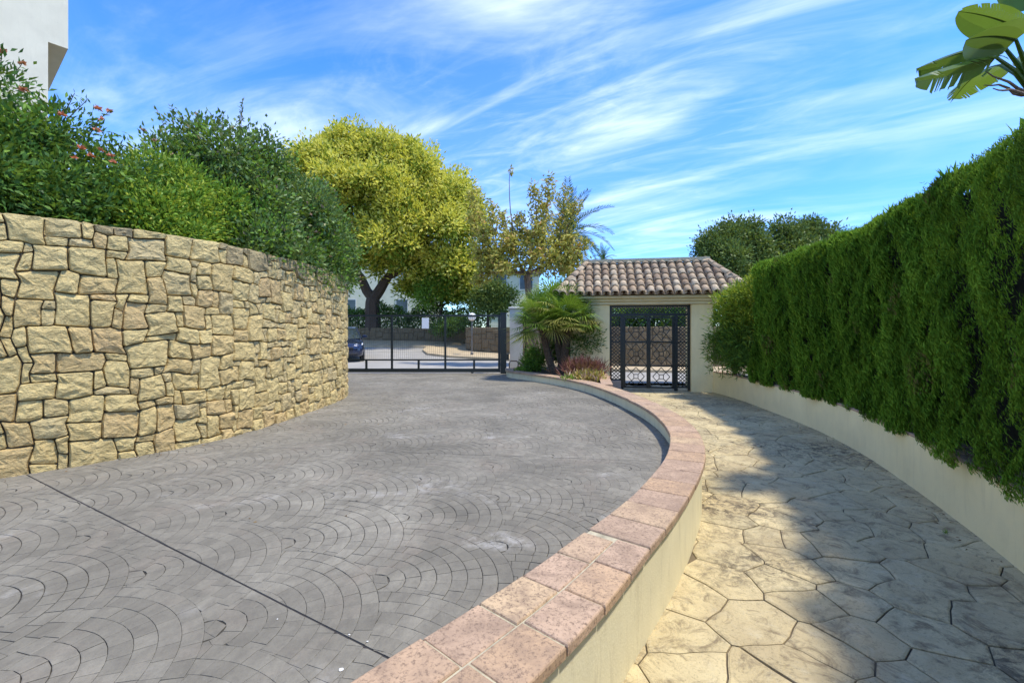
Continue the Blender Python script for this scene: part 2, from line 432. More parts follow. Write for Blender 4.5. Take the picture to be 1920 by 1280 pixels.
class MB:
    def __init__(s): s.v = []; s.f = []
    def add(s, V, Fc):
        b0 = len(s.v); s.v += [tuple(v) for v in V]; s.f += [tuple(i + b0 for i in f) for f in Fc]; return s
    def box(s, x0, x1, y0, y1, z0, z1):
        V = [(x0, y0, z0), (x1, y0, z0), (x1, y1, z0), (x0, y1, z0), (x0, y0, z1), (x1, y0, z1), (x1, y1, z1), (x0, y1, z1)]
        return s.add(V, [(0, 3, 2, 1), (4, 5, 6, 7), (0, 1, 5, 4), (1, 2, 6, 5), (2, 3, 7, 6), (3, 0, 4, 7)])
    def bbox(s, x0, x1, y0, y1, z0, z1, c=0.005):
        """box with chamfered edges along all sides"""
        xs = (x0, x1); V = []
        for z, i in ((z0, c), (z0 + c, 0), (z1 - c, 0), (z1, c)):
            V += [(x0 + i + (c if i == 0 else 0) * 0, y0 + i, z), (x1 - i, y0 + i, z), (x1 - i, y1 - i, z), (x0 + i, y1 - i, z)]
        Fc = [(3, 2, 1, 0), (12, 13, 14, 15)]
        for r in range(3):
            for k in range(4):
                a, b2 = r * 4 + k, r * 4 + (k + 1) % 4
                Fc.append((a, b2, b2 + 4, a + 4))
        return s.add(V, Fc)
    def beam(s, p, q, w, h=None, up=(0, 0, 1)):
        h = h or w; p = Vector(p); q = Vector(q); d = (q - p).normalized(); up = Vector(up)
        if abs(d.dot(up)) > 0.98: up = Vector((0, 1, 0))
        sx = d.cross(up).normalized() * w / 2; sy = sx.cross(d).normalized() * h / 2
        V = [p - sx - sy, p + sx - sy, p + sx + sy, p - sx + sy, q - sx - sy, q + sx - sy, q + sx + sy, q - sx + sy]
        return s.add(V, [(0, 1, 2, 3), (7, 6, 5, 4), (0, 4, 5, 1), (1, 5, 6, 2), (2, 6, 7, 3), (3, 7, 4, 0)])
    def tube(s, pts, rad, n=8, cap=True):
        pts = [Vector(p) for p in pts]; m = len(pts)
        if isinstance(rad, (int, float)): rad = [rad] * m
        V = []; prev = None
        for i, p in enumerate(pts):
            d = (pts[min(i + 1, m - 1)] - pts[max(i - 1, 0)]).normalized()
            ref = prev if prev is not None else (Vector((1, 0, 0)) if abs(d.x) < 0.9 else Vector((0, 1, 0)))
            a = (ref - d * ref.dot(d)).normalized(); b = d.cross(a); prev = a
            for k in range(n):
                th = 2 * math.pi * k / n
                V.append(p + (a * math.cos(th) + b * math.sin(th)) * rad[i])
        Fc = []
        for i in range(m - 1):
            for k in range(n):
                k2 = (k + 1) % n
                Fc.append((i * n + k, i * n + k2, (i + 1) * n + k2, (i + 1) * n + k))
        if cap:
            Fc.append(tuple(range(n - 1, -1, -1))); Fc.append(tuple((m - 1) * n + k for k in range(n)))
        return s.add(V, Fc)
    def lathe(s, c, prof, n=16):
        V = []; c = Vector(c)
        for r, z in prof:
            for k in range(n):
                th = 2 * math.pi * k / n
                V.append(c + Vector((r * math.cos(th), r * math.sin(th), z)))
        Fc = []
        for i in range(len(prof) - 1):
            for k in range(n):
                k2 = (k + 1) % n
                Fc.append((i * n + k, i * n + k2, (i + 1) * n + k2, (i + 1) * n + k))
        Fc.append(tuple(range(n - 1, -1, -1))); Fc.append(tuple((len(prof) - 1) * n + k for k in range(n)))
        return s.add(V, Fc)
    def xf(s, M):
        s.v = [tuple(M @ Vector(v)) for v in s.v]; return s
    def build(s, name, mat, parent=None, smooth=False, **kw):
        return mesh_obj(name, s.v, s.f, mat, parent, smooth, **kw)
def catmull(P, n=24):
    P = [np.array(p, float) for p in P]
    P = [2 * P[0] - P[1]] + P + [2 * P[-1] - P[-2]]
    out = []
    for i in range(1, len(P) - 2):
        for k in range(n):
            u = k / n; a, b, c, d = P[i - 1], P[i], P[i + 1], P[i + 2]
            out.append(0.5 * ((2 * b) + (-a + c) * u + (2 * a - 5 * b + 4 * c - d) * u ** 2 + (-a + 3 * b - 3 * c + d) * u ** 3))
    out.append(P[-2]); return np.array(out)
class Curve:
    def __init__(s, P, smooth=3):
        c = catmull(P)
        for _ in range(smooth * 12):
            c[1:-1] = 0.25 * c[:-2] + 0.5 * c[1:-1] + 0.25 * c[2:]
        s.p = c
        s.s = np.concatenate([[0], np.cumsum(np.linalg.norm(np.diff(c, axis=0), axis=1))])
        s.L = s.s[-1]
        tn = np.gradient(c, axis=0); s.t = tn / np.linalg.norm(tn, axis=1)[:, None]
    def at(s, x):
        x = np.asarray(x, float)
        px = np.interp(x, s.s, s.p[:, 0]); py = np.interp(x, s.s, s.p[:, 1])
        tx = np.interp(x, s.s, s.t[:, 0]); ty = np.interp(x, s.s, s.t[:, 1])
        l = np.hypot(tx, ty)
        over = np.where(x < 0, x, np.where(x > s.L, x - s.L, 0.0))
        tx, ty = tx / l, ty / l
        return px + over * tx, py + over * ty, tx, ty
    def off(s, x, d):       # d > 0: to the right of travel
        px, py, tx, ty = s.at(x)
        return px + ty * d, py - tx * d
    def signed(s, X, Y):    # signed distance, > 0 right of travel; and arc position
        d2 = (s.p[:, 0] - X) ** 2 + (s.p[:, 1] - Y) ** 2
        i = int(np.argmin(d2)); dx, dy = X - s.p[i, 0], Y - s.p[i, 1]
        return dx * s.t[i, 1] - dy * s.t[i, 0], s.s[i]
def screen(x, y, z):
    return 960 + F_PX * x / y, 620 - F_PX * (z - 1.6) / y

# ------------------------------------------------------------------ plan curves
Z_DRIVE, Z_COP, Z_LOW = 0.31, 0.50, 0.55
coping_in = Curve([(-2.9, -1.5), (-1.75, -0.1), (-1.08, 0.72), (-0.53, 1.40), (0.0, 2.0), (0.35, 2.44), (0.69, 2.88), (1.03, 3.41), (1.40, 4.10),
                   (1.684, 4.86), (1.84, 5.65), (1.90, 6.4), (1.87, 7.33), (1.76, 8.38), (1.55, 9.48), (1.12, 10.6), (0.42, 11.75), (-0.12, 12.55), (-0.2, 13.45)], 1)
stonewall = Curve([(-9.5, 1.2), (-7.6, 1.9), (-6.2, 2.65), (-5.2, 3.38), (-4.49, 3.99), (-4.0, 4.53), (-3.66, 5.0), (-3.42, 5.6), (-3.30, 6.3), (-3.22, 7.3), (-3.20, 8.3), (-3.24, 8.85),
                   (-3.5, 9.45), (-4.1, 9.9), (-5.2, 10.3), (-6.8, 10.6)], 1)
lowwall = Curve([(5.20, 12.2), (5.28, 11.0), (5.20, 9.68), (4.96, 7.6), (4.60, 6.07), (4.12, 4.73), (3.77, 3.88), (3.37, 2.99), (2.8, 1.9), (2.1, 0.8), (1.2, -0.5), (0.2, -1.8)], 1)

# ------------------------------------------------------------------ ground and setting
mesh_obj('ground', [(-400, -300, -0.16), (400, -300, -0.16), (400, 900, -0.16), (-400, 900, -0.16)], [(0, 1, 2, 3)], 'far_ground_mat', kind='structure')
# ---- polygon helpers for cobbles and flagstones
def clip_half(P, nx, ny, c):           # keep nx*x+ny*y <= c
    out = []; n = len(P)
    for i in range(n):
        a, b = P[i], P[(i + 1) % n]
        da, db = nx * a[0] + ny * a[1] - c, nx * b[0] + ny * b[1] - c
        if da <= 0: out.append(a)
        if (da < 0 < db) or (db < 0 < da):
            u = da / (da - db); out.append((a[0] + u * (b[0] - a[0]), a[1] + u * (b[1] - a[1])))
    return out
def clip_outside_circle(P, cx, cy, r):
    out = []; n = len(P)
    g = lambda p: r - math.hypot(p[0] - cx, p[1] - cy)      # >0 inside circle -> drop
    for i in range(n):
        a, b = P[i], P[(i + 1) % n]; da, db = g(a), g(b)
        if da <= 0: out.append(a)
        if (da < 0 < db) or (db < 0 < da):
            u = da / (da - db); out.append((a[0] + u * (b[0] - a[0]), a[1] + u * (b[1] - a[1])))
    return out
def area(P):
    return 0.5 * sum(P[i][0] * P[(i + 1) % len(P)][1] - P[(i + 1) % len(P)][0] * P[i][1] for i in range(len(P)))
def dedupe(P, eps=0.004):
    out = []
    for p in P:
        if not out or math.hypot(p[0] - out[-1][0], p[1] - out[-1][1]) > eps: out.append(p)
    while len(out) > 2 and math.hypot(out[0][0] - out[-1][0], out[0][1] - out[-1][1]) <= eps: out.pop()
    return out
def inset(P, d):
    n = len(P); out = []
    for i in range(n):
        p0, p1, p2 = P[i - 1], P[i], P[(i + 1) % n]
        e1 = (p1[0] - p0[0], p1[1] - p0[1]); e2 = (p2[0] - p1[0], p2[1] - p1[1])
        l1 = math.hypot(*e1) or 1e-9; l2 = math.hypot(*e2) or 1e-9
        n1 = (-e1[1] / l1, e1[0] / l1); n2 = (-e2[1] / l2, e2[0] / l2)
        bx, by = n1[0] + n2[0], n1[1] + n2[1]; k = bx * n1[0] + by * n1[1]
        k = max(k, 0.5)
        out.append((p1[0] + bx * d / k, p1[1] + by * d / k))
    return out
def slab(P, z, gap, cham, drop, low, jit=0.0):
    """chamfered slab: rings -> verts, faces"""
    A = inset(P, gap); B = inset(A, cham); n = len(P)
    tx, ty = random.uniform(-jit, jit), random.uniform(-jit, jit)
    cx = sum(p[0] for p in P) / n; cy = sum(p[1] for p in P) / n
    zz = lambda p: z + (p[0] - cx) * tx + (p[1] - cy) * ty
    V = [(p[0], p[1], zz(p)) for p in B] + [(p[0], p[1], zz(p) - drop) for p in A] + [(p[0], p[1], z - low) for p in A]
    Fc = [tuple(range(n))]
    for r in range(2):
        for i in range(n):
            j = (i + 1) % n
            Fc.append((r * n + i, (r + 1) * n + i, (r + 1) * n + j, r * n + j))
    return V, Fc
def nz(x, y, z=0.0): return mnoise.noise(Vector((x, y, z)))

# ---- driveway: base sheet + fan-pattern stamped cobbles
drive_poly_l = [stonewall.off(x, -0.15) for x in np.linspace(0, stonewall.L, 60)]
base = MB()
base.add([(-9.5, -4, Z_DRIVE - 0.007), (-2.95, -4, Z_DRIVE - 0.007)] +
         [(*coping_in.off(x, 0.12), Z_DRIVE - 0.007) for x in np.linspace(0, coping_in.L, 70)] +
         [(-0.2, 13.9, Z_DRIVE - 0.007), (-9.5, 13.9, Z_DRIVE - 0.007)], [tuple(range(74))])
driveway = base.build('driveway', 'drive_joint', kind='structure')

def make_cobbles():
    Rf, w = 0.72, 0.08
    nr = int(round(Rf / w))
    ang = R(-58)              # fan axis turned so that the scallops point to the right and away
    ca, sa = math.cos(ang), math.sin(ang)
    def tow(p): return (p[0] * ca - p[1] * sa - 3.0, p[0] * sa + p[1] * ca + 6.0)
    # expansion joints
    lines = []
    for (ax, ay), (bx, by), hw in [((-3.98, 3.86), (-0.51, 1.81), 0.0045), ((-2.34, 5.0), (1.23, 4.53), 0.003), ((-3.1, 8.4), (1.6, 8.05), 0.003)]:
        l = math.hypot(bx - ax, by - ay); nx, ny = -(by - ay) / l, (bx - ax) / l
        lines.append((nx, ny, nx * ax + ny * ay, hw))
    cells = []
    for j in range(-38, 39):
        for i in range(-12, 13):
            cx, cy = i * 2 * Rf + (j % 2) * Rf, j * Rf * 0.5
            wx, wy = tow((cx, cy))
            if not (-8 < wx < 4 and -2.5 < wy < 15.5): continue
            lows = [(cx - Rf, cy - Rf * .5), (cx + Rf, cy - Rf * .5), (cx, cy - Rf), (cx - Rf, cy - 1.5 * Rf), (cx + Rf, cy - 1.5 * Rf)]
            for r in range(nr):
                r0, r1 = r * w, (r + 1) * w
                seg = max(3, int(round(2 * math.pi * (r0 + r1) / 2 / 0.098)))
                o = random.random() * 2 * math.pi
                for k in range(seg):
                    a0, a1 = o + 2 * math.pi * k / seg, o + 2 * math.pi * (k + 1) / seg
                    am = (a0 + a1) / 2
                    if r == 0: P = [(cx, cy)] if seg > 3 else [(cx, cy)]
                    else: P = [(cx + r0 * math.cos(a), cy + r0 * math.sin(a)) for a in (a1, am, a0)]
                    P = P + [(cx + r1 * math.cos(a), cy + r1 * math.sin(a)) for a in (a0, am, a1)]
                    for (lx, ly) in lows:
                        if len(P) >= 3: P = clip_outside_circle(P, lx, ly, Rf)
                    if len(P) < 3: continue
                    P = [tow(p) for p in P]
                    parts = [P]
                    for nx, ny, c, hw in lines:
                        nxt = []
                        for Q in parts:
                            g = [nx * p[0] + ny * p[1] - c for p in Q]
                            if min(g) < hw and max(g) > -hw:
                                for q in (clip_half(Q, nx, ny, c - hw), clip_half(Q, -nx, -ny, -c - hw)):
                                    if len(q) >= 3: nxt.append(q)
                            else: nxt.append(Q)
                        parts = nxt
                    for Q in parts:
                        Q = dedupe(Q)
                        if len(Q) < 3: continue
                        if area(Q) < 0: Q = Q[::-1]
                        if area(Q) < 0.00012: continue
                        mx_, my_ = sum(p[0] for p in Q) / len(Q), sum(p[1] for p in Q) / len(Q)
                        if my_ > 13.85 or my_ < -2: continue
                        d1, _ = coping_in.signed(mx_, my_)
                        if d1 > 0.06: continue
                        d2, _ = stonewall.signed(mx_, my_)
                        if d2 < -0.12: continue
                        cells.append((Q, mx_, my_, area(Q), r))
    def visw(c):
        Q, x, y, a, rg = c
        if y < 0.8: return -1
        sx, sy = screen(x, y, Z_DRIVE)
        if not (0 < sx < 1920 and 0 < sy < 1280): return -1
        d, s_ = coping_in.signed(x, y)
        if d > -0.12 and y < 4.6: return -1
        return a / y ** 3
    cells.sort(key=visw, reverse=True)
    rest = MB(); rest_t = []
    def tint_attr(o, vals):
        at_ = o.data.attributes.new('tint', 'FLOAT', 'FACE'); at_.data.foreach_set('value', np.array(vals, dtype=np.float32))
    for idx, (Q, x, y, a, rg) in enumerate(cells):
        q = nz(x * 0.8, y * 0.8, 3.1) * 0.5 + 0.5
        dep_ = max(0.0, min(1.0, (q - 0.36) * 2.8))
        if random.random() < 0.25: dep_ *= 0.2
        if rg < 2: dep_ *= 0.15
        gap = 0.0007 + 0.0021 * dep_ * random.uniform(0.4, 1.3)
        dz = random.uniform(-0.0012, 0.0012)
        V, Fc = slab(Q, Z_DRIVE + dz * 0.6, gap, 0.0045, 0.0006 + 0.0022 * dep_, 0.012, 0.010)
        if idx < 300:
            tint_attr(mesh_obj('cobble', V, Fc, 'stamped_grey', driveway), [random.random()] * len(Fc))
        else:
            rest.add(V, Fc); rest_t += [random.random()] * len(Fc)
    tint_attr(rest.build('cobbles', 'stamped_grey', driveway, kind='stuff'), rest_t)
    MBj = MB()
    for (ax, ay), (bx, by), hw in [((-3.98, 3.86), (-0.51, 1.81), 0.005)]:
        MBj.beam((ax - 0.3, ay + 0.18, Z_DRIVE - 0.005), (bx + 0.3, by - 0.18, Z_DRIVE - 0.005), 2 * hw, 0.003)
    MBj.build('expansion_joint', 'expansion_joint', driveway)
make_cobbles()

# ---- walkway: base sheet + flagstone pattern
wl = [coping_in.off(x, 0.25) for x in np.linspace(0, coping_in.L * 0.78, 50)]
wr = [lowwall.off(x, -0.12) for x in np.linspace(0, lowwall.L, 60)]
wv = [(*p, -0.012) for p in wr[::-1]] + [(5.3, 13.4, -0.012), (2.2, 13.4, -0.012)] + [(*p, -0.012) for p in wl[::-1]]
walkway = mesh_obj('walkway', wv[::-1], [tuple(range(len(wv)))[::-1]], 'walk_joint', kind='structure')
def make_flags():
    pts = []
    sp = 0.345
    for j in range(-6, 54):
        for i in range(-10, 29):
            x = -2 + i * sp + (j % 2) * sp * 0.5 + random.uniform(-0.14, 0.14)
            y = -1.5 + j * sp * 0.87 + random.uniform(-0.13, 0.13)
            if random.random() < 0.10: continue
            pts.append((x, y))
    pa = np.array(pts)
    cells = []
    for (x, y) in pts:
        if y > 13.2 or y < -1.2: continue
        d1, _ = coping_in.signed(x, y); d2, _ = lowwall.signed(x, y)
        if d1 < 0.05 or d2 < -0.35: continue
        if y > 9.3 and x < 2.1: continue
        d = np.hypot(pa[:, 0] - x, pa[:, 1] - y)
        nb = pa[(d < 1.3) & (d > 1e-6)]
        P = [(x - 1, y - 1), (x + 1, y - 1), (x + 1, y + 1), (x - 1, y + 1)]
        for (qx, qy) in nb:
            nx, ny = qx - x, qy - y
            P = clip_half(P, nx, ny, nx * (x + qx) / 2 + ny * (y + qy) / 2)
            if len(P) < 3: break
        P = dedupe(P, 0.02)
        if len(P) < 3: continue
        Q = []
        for i in range(len(P)):
            a, b = P[i], P[(i + 1) % len(P)]
            l = math.hypot(b[0] - a[0], b[1] - a[1]); k = max(1, int(l / 0.075))
            for u in range(k):
                Q.append((a[0] + (b[0] - a[0]) * u / k, a[1] + (b[1] - a[1]) * u / k))
        W = []
        for p in Q:
            W.append((p[0] + 0.022 * nz(p[0] * 4.5, p[1] * 4.5, 1) + 0.010 * nz(p[0] * 13, p[1] * 13, 1),
                      p[1] + 0.022 * nz(p[0] * 4.5, p[1] * 4.5, 7) + 0.010 * nz(p[0] * 13, p[1] * 13, 7)))
        cells.append((W, x, y))
    cells.sort(key=lambda c: -1.0 / max(c[2], 0.9) ** 3)
    for W, x, y in cells[:300]:
        V, Fc = slab(W, random.uniform(-0.001, 0.002), 0.0042, 0.010, 0.005, 0.02, 0.010)
        mesh_obj('flagstone', V, Fc, 'stamped_beige', walkway)
    rest = MB()
    for W, x, y in cells[300:]:
        rest.add(*slab(W, random.uniform(-0.001, 0.002), 0.0042, 0.010, 0.005, 0.02, 0.010))
    if rest.v: rest.build('flagstones', 'stamped_beige', walkway, kind='stuff')
make_flags()

# ---- soil beds
def strip_poly(name, L, z, mat, **kw):
    return mesh_obj(name, [(*p, z) for p in L], [tuple(range(len(L)))], mat, kind='structure', **kw)
bl = [stonewall.off(x, -0.16) for x in np.linspace(0, stonewall.L, 70)]
strip_poly('garden_bed_upper', [(-40, -3), (-9.5, -3)] + bl + [(-7, 14.5), (-40, 14.5)], 2.45, 'soil')
rl = [lowwall.off(x, -0.14) for x in np.linspace(0, lowwall.L, 60)]
strip_poly('garden_bed_hedge', ([(40, -3), (40, 11.3)] + [(5.4, 11.3)] + rl[6:])[::-1], 0.50, 'soil')
cl = [coping_in.off(x, 0.16) for x in np.linspace(coping_in.L * 0.74, coping_in.L, 26)]
strip_poly('garden_bed_palm', (cl + [(-0.05, 14.3), (2.6, 14.3), (2.5, 12.4)])[::-1], 0.44, 'soil')

# ---- outside road, pavement and upper terrace
def ground_z(x, y):
    side = 1 / (1 + math.exp(-(x - 1.2) / 0.5))
    z0 = (Z_DRIVE - 0.004) * (1 - side) + 0.0 * side
    u = max(0.0, y - 18.0)
    return z0 + 0.006 * u * u
def grid(name, xs, ys, zf, mat, **kw):
    V = [(x, y, zf(x, y)) for y in ys for x in xs]; nx = len(xs)
    Fc = [(j * nx + i, j * nx + i + 1, (j + 1) * nx + i + 1, (j + 1) * nx + i) for j in range(len(ys) - 1) for i in range(nx - 1)]
    return mesh_obj(name, V, Fc, mat, smooth=True, **kw)
grid('road', np.linspace(-30, 22, 105), np.linspace(13.905, 31, 40), ground_z, 'road_concrete', kind='structure')
retain = Curve([(-26, 29.5), (-12, 28.4), (-4.5, 27.6), (-2.6, 26.4), (-2.3, 23.6), (-0.4, 22.2), (3, 20.6), (7, 19.4), (12, 18.6), (18, 18.4)], 1)
pv = MB(); nP = 60
for i, x in enumerate(np.linspace(0, retain.L, nP)):
    for d in (-0.1, 2.3):
        X, Y = retain.off(x, d); pv.v.append((X, Y, ground_z(X, Y) + 0.10))
    X, Y = retain.off(x, 2.3); pv.v.append((X, Y, ground_z(X, Y) - 0.05))
    if i:
        a = (i - 1) * 3; b = i * 3
        pv.f += [(a, a + 1, b + 1, b), (a + 1, a + 2, b + 2, b + 1)]
pv.build('pavement', 'pavement_tan', kind='structure')
tl = [retain.off(x, -0.2) for x in np.linspace(0, retain.L, 60)]
strip_poly('terrace_ground', [(300, 30), (300, 500), (-300, 500), (-300, 30)] + tl, 1.72, 'lawn')

# ------------------------------------------------------------------ rubble stone wall
def rubble(curve, s0, s1, z0, z1, cw, ch, face_off, mat, topmat, parent, maxpieces, name='stone', wgap=0.008, zfun=None, rings=True, bulge=0.024, vis=None, seed=3):
    rr = random.Random(seed)
    nx = int((s1 - s0) / cw); ny = int(round((z1 - z0) / ch)); ch = (z1 - z0) / ny
    occ = np.zeros((ny, nx), bool)
    sizes = [((3, 3), 4), ((3, 2), 7), ((2, 2), 6), ((4, 3), 3), ((2, 3), 4.5), ((4, 2), 3), ((3, 4), 1), ((2, 1), 1.6), ((1, 2), 1.2), ((1, 1), 0.5), ((3, 1), 0.7)]
    J = {}
    def lat(i, j):
        if (i, j) not in J:
            jx = rr.uniform(-0.25, 0.25) * cw; jz = rr.uniform(-0.22, 0.22) * ch
            if j in (0, ny): jz = 0.25 * jz if j == 0 else 0.5 * jz
            J[(i, j)] = (s0 + i * cw + jx + 0.045 * nz(i * 0.23, j * 0.29, 5), z0 + j * ch + jz + (0 if j in (0, ny) else 0.045 * nz(i * 0.23, j * 0.2, 9)))
        return J[(i, j)]
    stones = []
    def put(i, j, w_, h_):
        occ[j:j + h_, i:i + w_] = True; stones.append((i, j, w_, h_))
    for szs, tries in ((((3, 3), (3, 3), (4, 3), (3, 4)), nx * ny // 10), (((2, 3), (2, 3), (2, 2), (3, 3), (3, 2)), nx * ny // 3)):
        for _ in range(tries):
            w_, h_ = rr.choice(szs); i, j = rr.randint(0, nx - w_), rr.randint(0, ny - h_)
            if occ[j:j + h_, i:i + w_].any(): continue
            # prefer touching what is already there
            t_ = occ[max(0, j - 1):j + h_ + 1, max(0, i - 1):i + w_ + 1].sum()
            if t_ < 2 and rr.random() < 0.6: continue
            put(i, j, w_, h_)
    for j in range(ny):
        for i in range(nx):
            if occ[j, i]: continue
            opts = [(sz, w) for sz, w in sizes if i + sz[0] <= nx and j + sz[1] <= ny and not occ[j:j + sz[1], i:i + sz[0]].any()]
            amax = max(o[0][0] * o[0][1] for o in opts)
            opts = [o for o in opts if o[0][0] * o[0][1] >= 0.6 * amax]
            w_, h_ = rr.choices([o[0] for o in opts], [o[1] for o in opts])[0]
            put(i, j, w_, h_)
    corner = set()
    for (i, j, w_, h_) in stones: corner |= {(i, j), (i + w_, j), (i + w_, j + h_), (i, j + h_)}
    out = []
    for (i, j, w_, h_) in stones:
        ij = [(i + k, j) for k in range(w_)] + [(i + w_, j + k) for k in range(h_)] + [(i + w_ - k, j + h_) for k in range(w_)] + [(i, j + h_ - k) for k in range(h_)]
        P = [lat(*q) for q in ij if q in corner]
        P = inset(P, wgap * rr.uniform(0.5, 1.15))
        # round corners (one Chaikin pass)
        Q = []
        for k in range(len(P)):
            a, b = P[k], P[(k + 1) % len(P)]
            Q.append((a[0] * 0.9 + b[0] * 0.1, a[1] * 0.9 + b[1] * 0.1)); Q.append((a[0] * 0.1 + b[0] * 0.9, a[1] * 0.1 + b[1] * 0.9))
        P = []
        for k in range(len(Q)):
            a, b = Q[k], Q[(k + 1) % len(Q)]; l = math.hypot(b[0] - a[0], b[1] - a[1]); kk = max(1, int(l / (0.05 if rings else 0.5)))
            for u in range(kk):
                f_ = u / kk; e_ = 0.0 if u == 0 else rr.uniform(-0.0035, 0.0035)
                P.append((a[0] + (b[0] - a[0]) * f_ + e_, a[1] + (b[1] - a[1]) * f_ + e_))
        n = len(P)
        cx = sum(p[0] for p in P) / n; cz = sum(p[1] for p in P) / n
        tilt_s, tilt_z = rr.uniform(-0.09, 0.09), rr.uniform(-0.10, 0.06)
        dep = rr.uniform(-0.010, 0.014); q = rr.random() * 50
        size = min(w_ * cw, h_ * ch)
        fr = ((1.0, -0.10), (1.0, -0.010), (0.93, 0.55), (0.66, 0.9), (0.33, 1.0)) if rings else ((1.0, -0.06), (1.0, 0.0), (0.8, 0.8))
        V = []
        for f_, hgt in fr:
            for p in P:
                sx, sz = cx + (p[0] - cx) * f_, cz + (p[1] - cz) * f_
                if hgt <= 0: d = hgt + (dep if hgt > -0.05 else 0)
                else:
                    d = dep + hgt * min(bulge, 0.16 * size) + tilt_s * (sx - cx) + tilt_z * (sz - cz)
                    d += 0.017 * nz(sx * 11 + q, sz * 14, q) + 0.011 * nz(sx * 27 + q, sz * 31, q)
                V.append((sx, sz, d))
        d0 = V[-1][2]; V.append((cx, cz, dep + min(bulge, 0.16 * size) + 0.012 * nz(cx * 9 + q, cz * 9, q)))
        W = []
        for sx, sz, d in V:
            X, Y = curve.off(sx, face_off + d)
            zz = sz if zfun is None else sz + zfun(X, Y)
            W.append((float(X), float(Y), zz))
        Fc = []
        nr_ = len(fr)
        for r_ in range(nr_ - 1):
            for k in range(n):
                k2 = (k + 1) % n
                Fc.append((r_ * n + k, r_ * n + k2, (r_ + 1) * n + k2, (r_ + 1) * n + k))
        b0 = (nr_ - 1) * n
        for k in range(n): Fc.append((b0 + k, b0 + (k + 1) % n, nr_ * n))
        top = j + h_ >= ny
        wz = nz(cx * 0.9, 4.0, 2.0)
        mt = topmat if (top and (wz > -0.05)) or (j + h_ >= ny - 2 and wz > 0.25) else mat
        score = w_ * h_ if vis is None else vis(W[-1]) * w_ * h_
        out.append((score, W, Fc, mt))
    out.sort(key=lambda o: -o[0])
    rest = {}
    for k, (sc, W, Fc, mt) in enumerate(out):
        if k < maxpieces: mesh_obj(name, W, Fc, mt, parent, smooth=False)
        else: rest.setdefault(mt, MB()).add(W, Fc)
    for mt, mb in rest.items(): mb.build(name + 's', mt, parent, kind='stuff')
def wall_body(curve, s0, s1, o0, o1, z0, z1, n=90, zfun=None):
    mb = MB()
    for x in np.linspace(s0, s1, n):
        for o_, z_ in ((o0, z0), (o1, z0), (o1, z1), (o0, z1)):
            X, Y = curve.off(x, o_)
            mb.v.append((float(X), float(Y), z_ + (zfun(X, Y) if zfun else 0)))
    for i in range(n - 1):
        a, b = i * 4, i * 4 + 4
        for k in range(4):
            k2 = (k + 1) % 4
            mb.f.append((a + k, b + k, b + k2, a + k2))
    mb.f += [(0, 1, 2, 3), ((n - 1) * 4 + 3, (n - 1) * 4 + 2, (n - 1) * 4 + 1, (n - 1) * 4)]
    return mb
TOP_W = 2.65
sw = thing('stone_wall', (-3.6, 5.2, Z_DRIVE), 'tall curving retaining wall of yellow sandstone blocks beside the grey driveway', 'wall')
wall_body(stonewall, 0.0, stonewall.L, -0.34, -0.035, Z_DRIVE - 0.2, TOP_W - 0.03).build('wall_core', 'joint_dark', sw)
def vis_stone(p):
    x, y, z = p
    if y < 0.5: return 0.001
    sx, sy = screen(x, y, z)
    if not (-60 < sx < 700): return 0.01 / y ** 2
    if y > 9.1: return 0.005
    return 1.0 / y ** 2
rubble(stonewall, 0.0, stonewall.L, Z_DRIVE - 0.03, TOP_W, 0.083, 0.084, 0.0, 'sandstone', 'sandstone_grey', sw, 300, vis=vis_stone, wgap=0.0046)
# flat weathered bedding on top of the wall
tb = MB()
xs = np.linspace(0, stonewall.L, 200)
for i, x in enumerate(xs):
    for o_, zz in ((-0.36, TOP_W - 0.04), (-0.28, TOP_W + 0.004 + 0.012 * nz(x * 3, 1)), (-0.05, TOP_W - 0.004 + 0.012 * nz(x * 3, 4)), (-0.012 + 0.012 * nz(x * 5, 8), TOP_W - 0.026)):
        X, Y = stonewall.off(x, o_); tb.v.append((float(X), float(Y), zz))
    if i:
        for k in range(3): tb.f.append(((i - 1) * 4 + k, (i - 1) * 4 + k + 1, i * 4 + k + 1, i * 4 + k))
tb.build('cap_mortar', 'sandstone_grey', sw)

# ------------------------------------------------------------------ coping wall between drive and walkway
def cop_w(s):       # width of coping, wider near the camera
    return 0.315 + 0.13 * (1 / (1 + math.exp((s - 4.9) / 0.45)))
cw_ = thing('coping_wall', (1.6, 5.0, 0), 'low curved cream rendered wall with terracotta tile coping between driveway and path', 'wall')
body = MB(); nb = 130
for x in np.linspace(0, coping_in.L, nb):
    w = cop_w(x)
    for o_, z_ in ((0.03, -0.1), (w - 0.03, -0.1), (w - 0.03, Z_COP - 0.045), (0.03, Z_COP - 0.045)):
        X, Y = coping_in.off(x, o_); body.v.append((float(X), float(Y), z_))
for i in range(nb - 1):
    for k in range(4):
        a, b = i * 4, i * 4 + 4; k2 = (k + 1) % 4
        body.f.append((a + k, b + k, b + k2, a + k2))
body.f += [(0, 1, 2, 3), tuple((nb - 1) * 4 + k for k in (3, 2, 1, 0))]
body.build('wall_body', 'cream_render', cw_, smooth=False)
bed = MB()
for x in np.linspace(0, coping_in.L, nb):
    w = cop_w(x)
    for o_, z_ in ((0.012, Z_COP - 0.044), (w - 0.012, Z_COP - 0.044), (w - 0.012, Z_COP - 0.009), (0.012, Z_COP - 0.009)):
        X, Y = coping_in.off(x, o_); bed.v.append((float(X), float(Y), z_))
bed.f = list(body.f); bed.build('mortar_bed', 'grout', cw_)
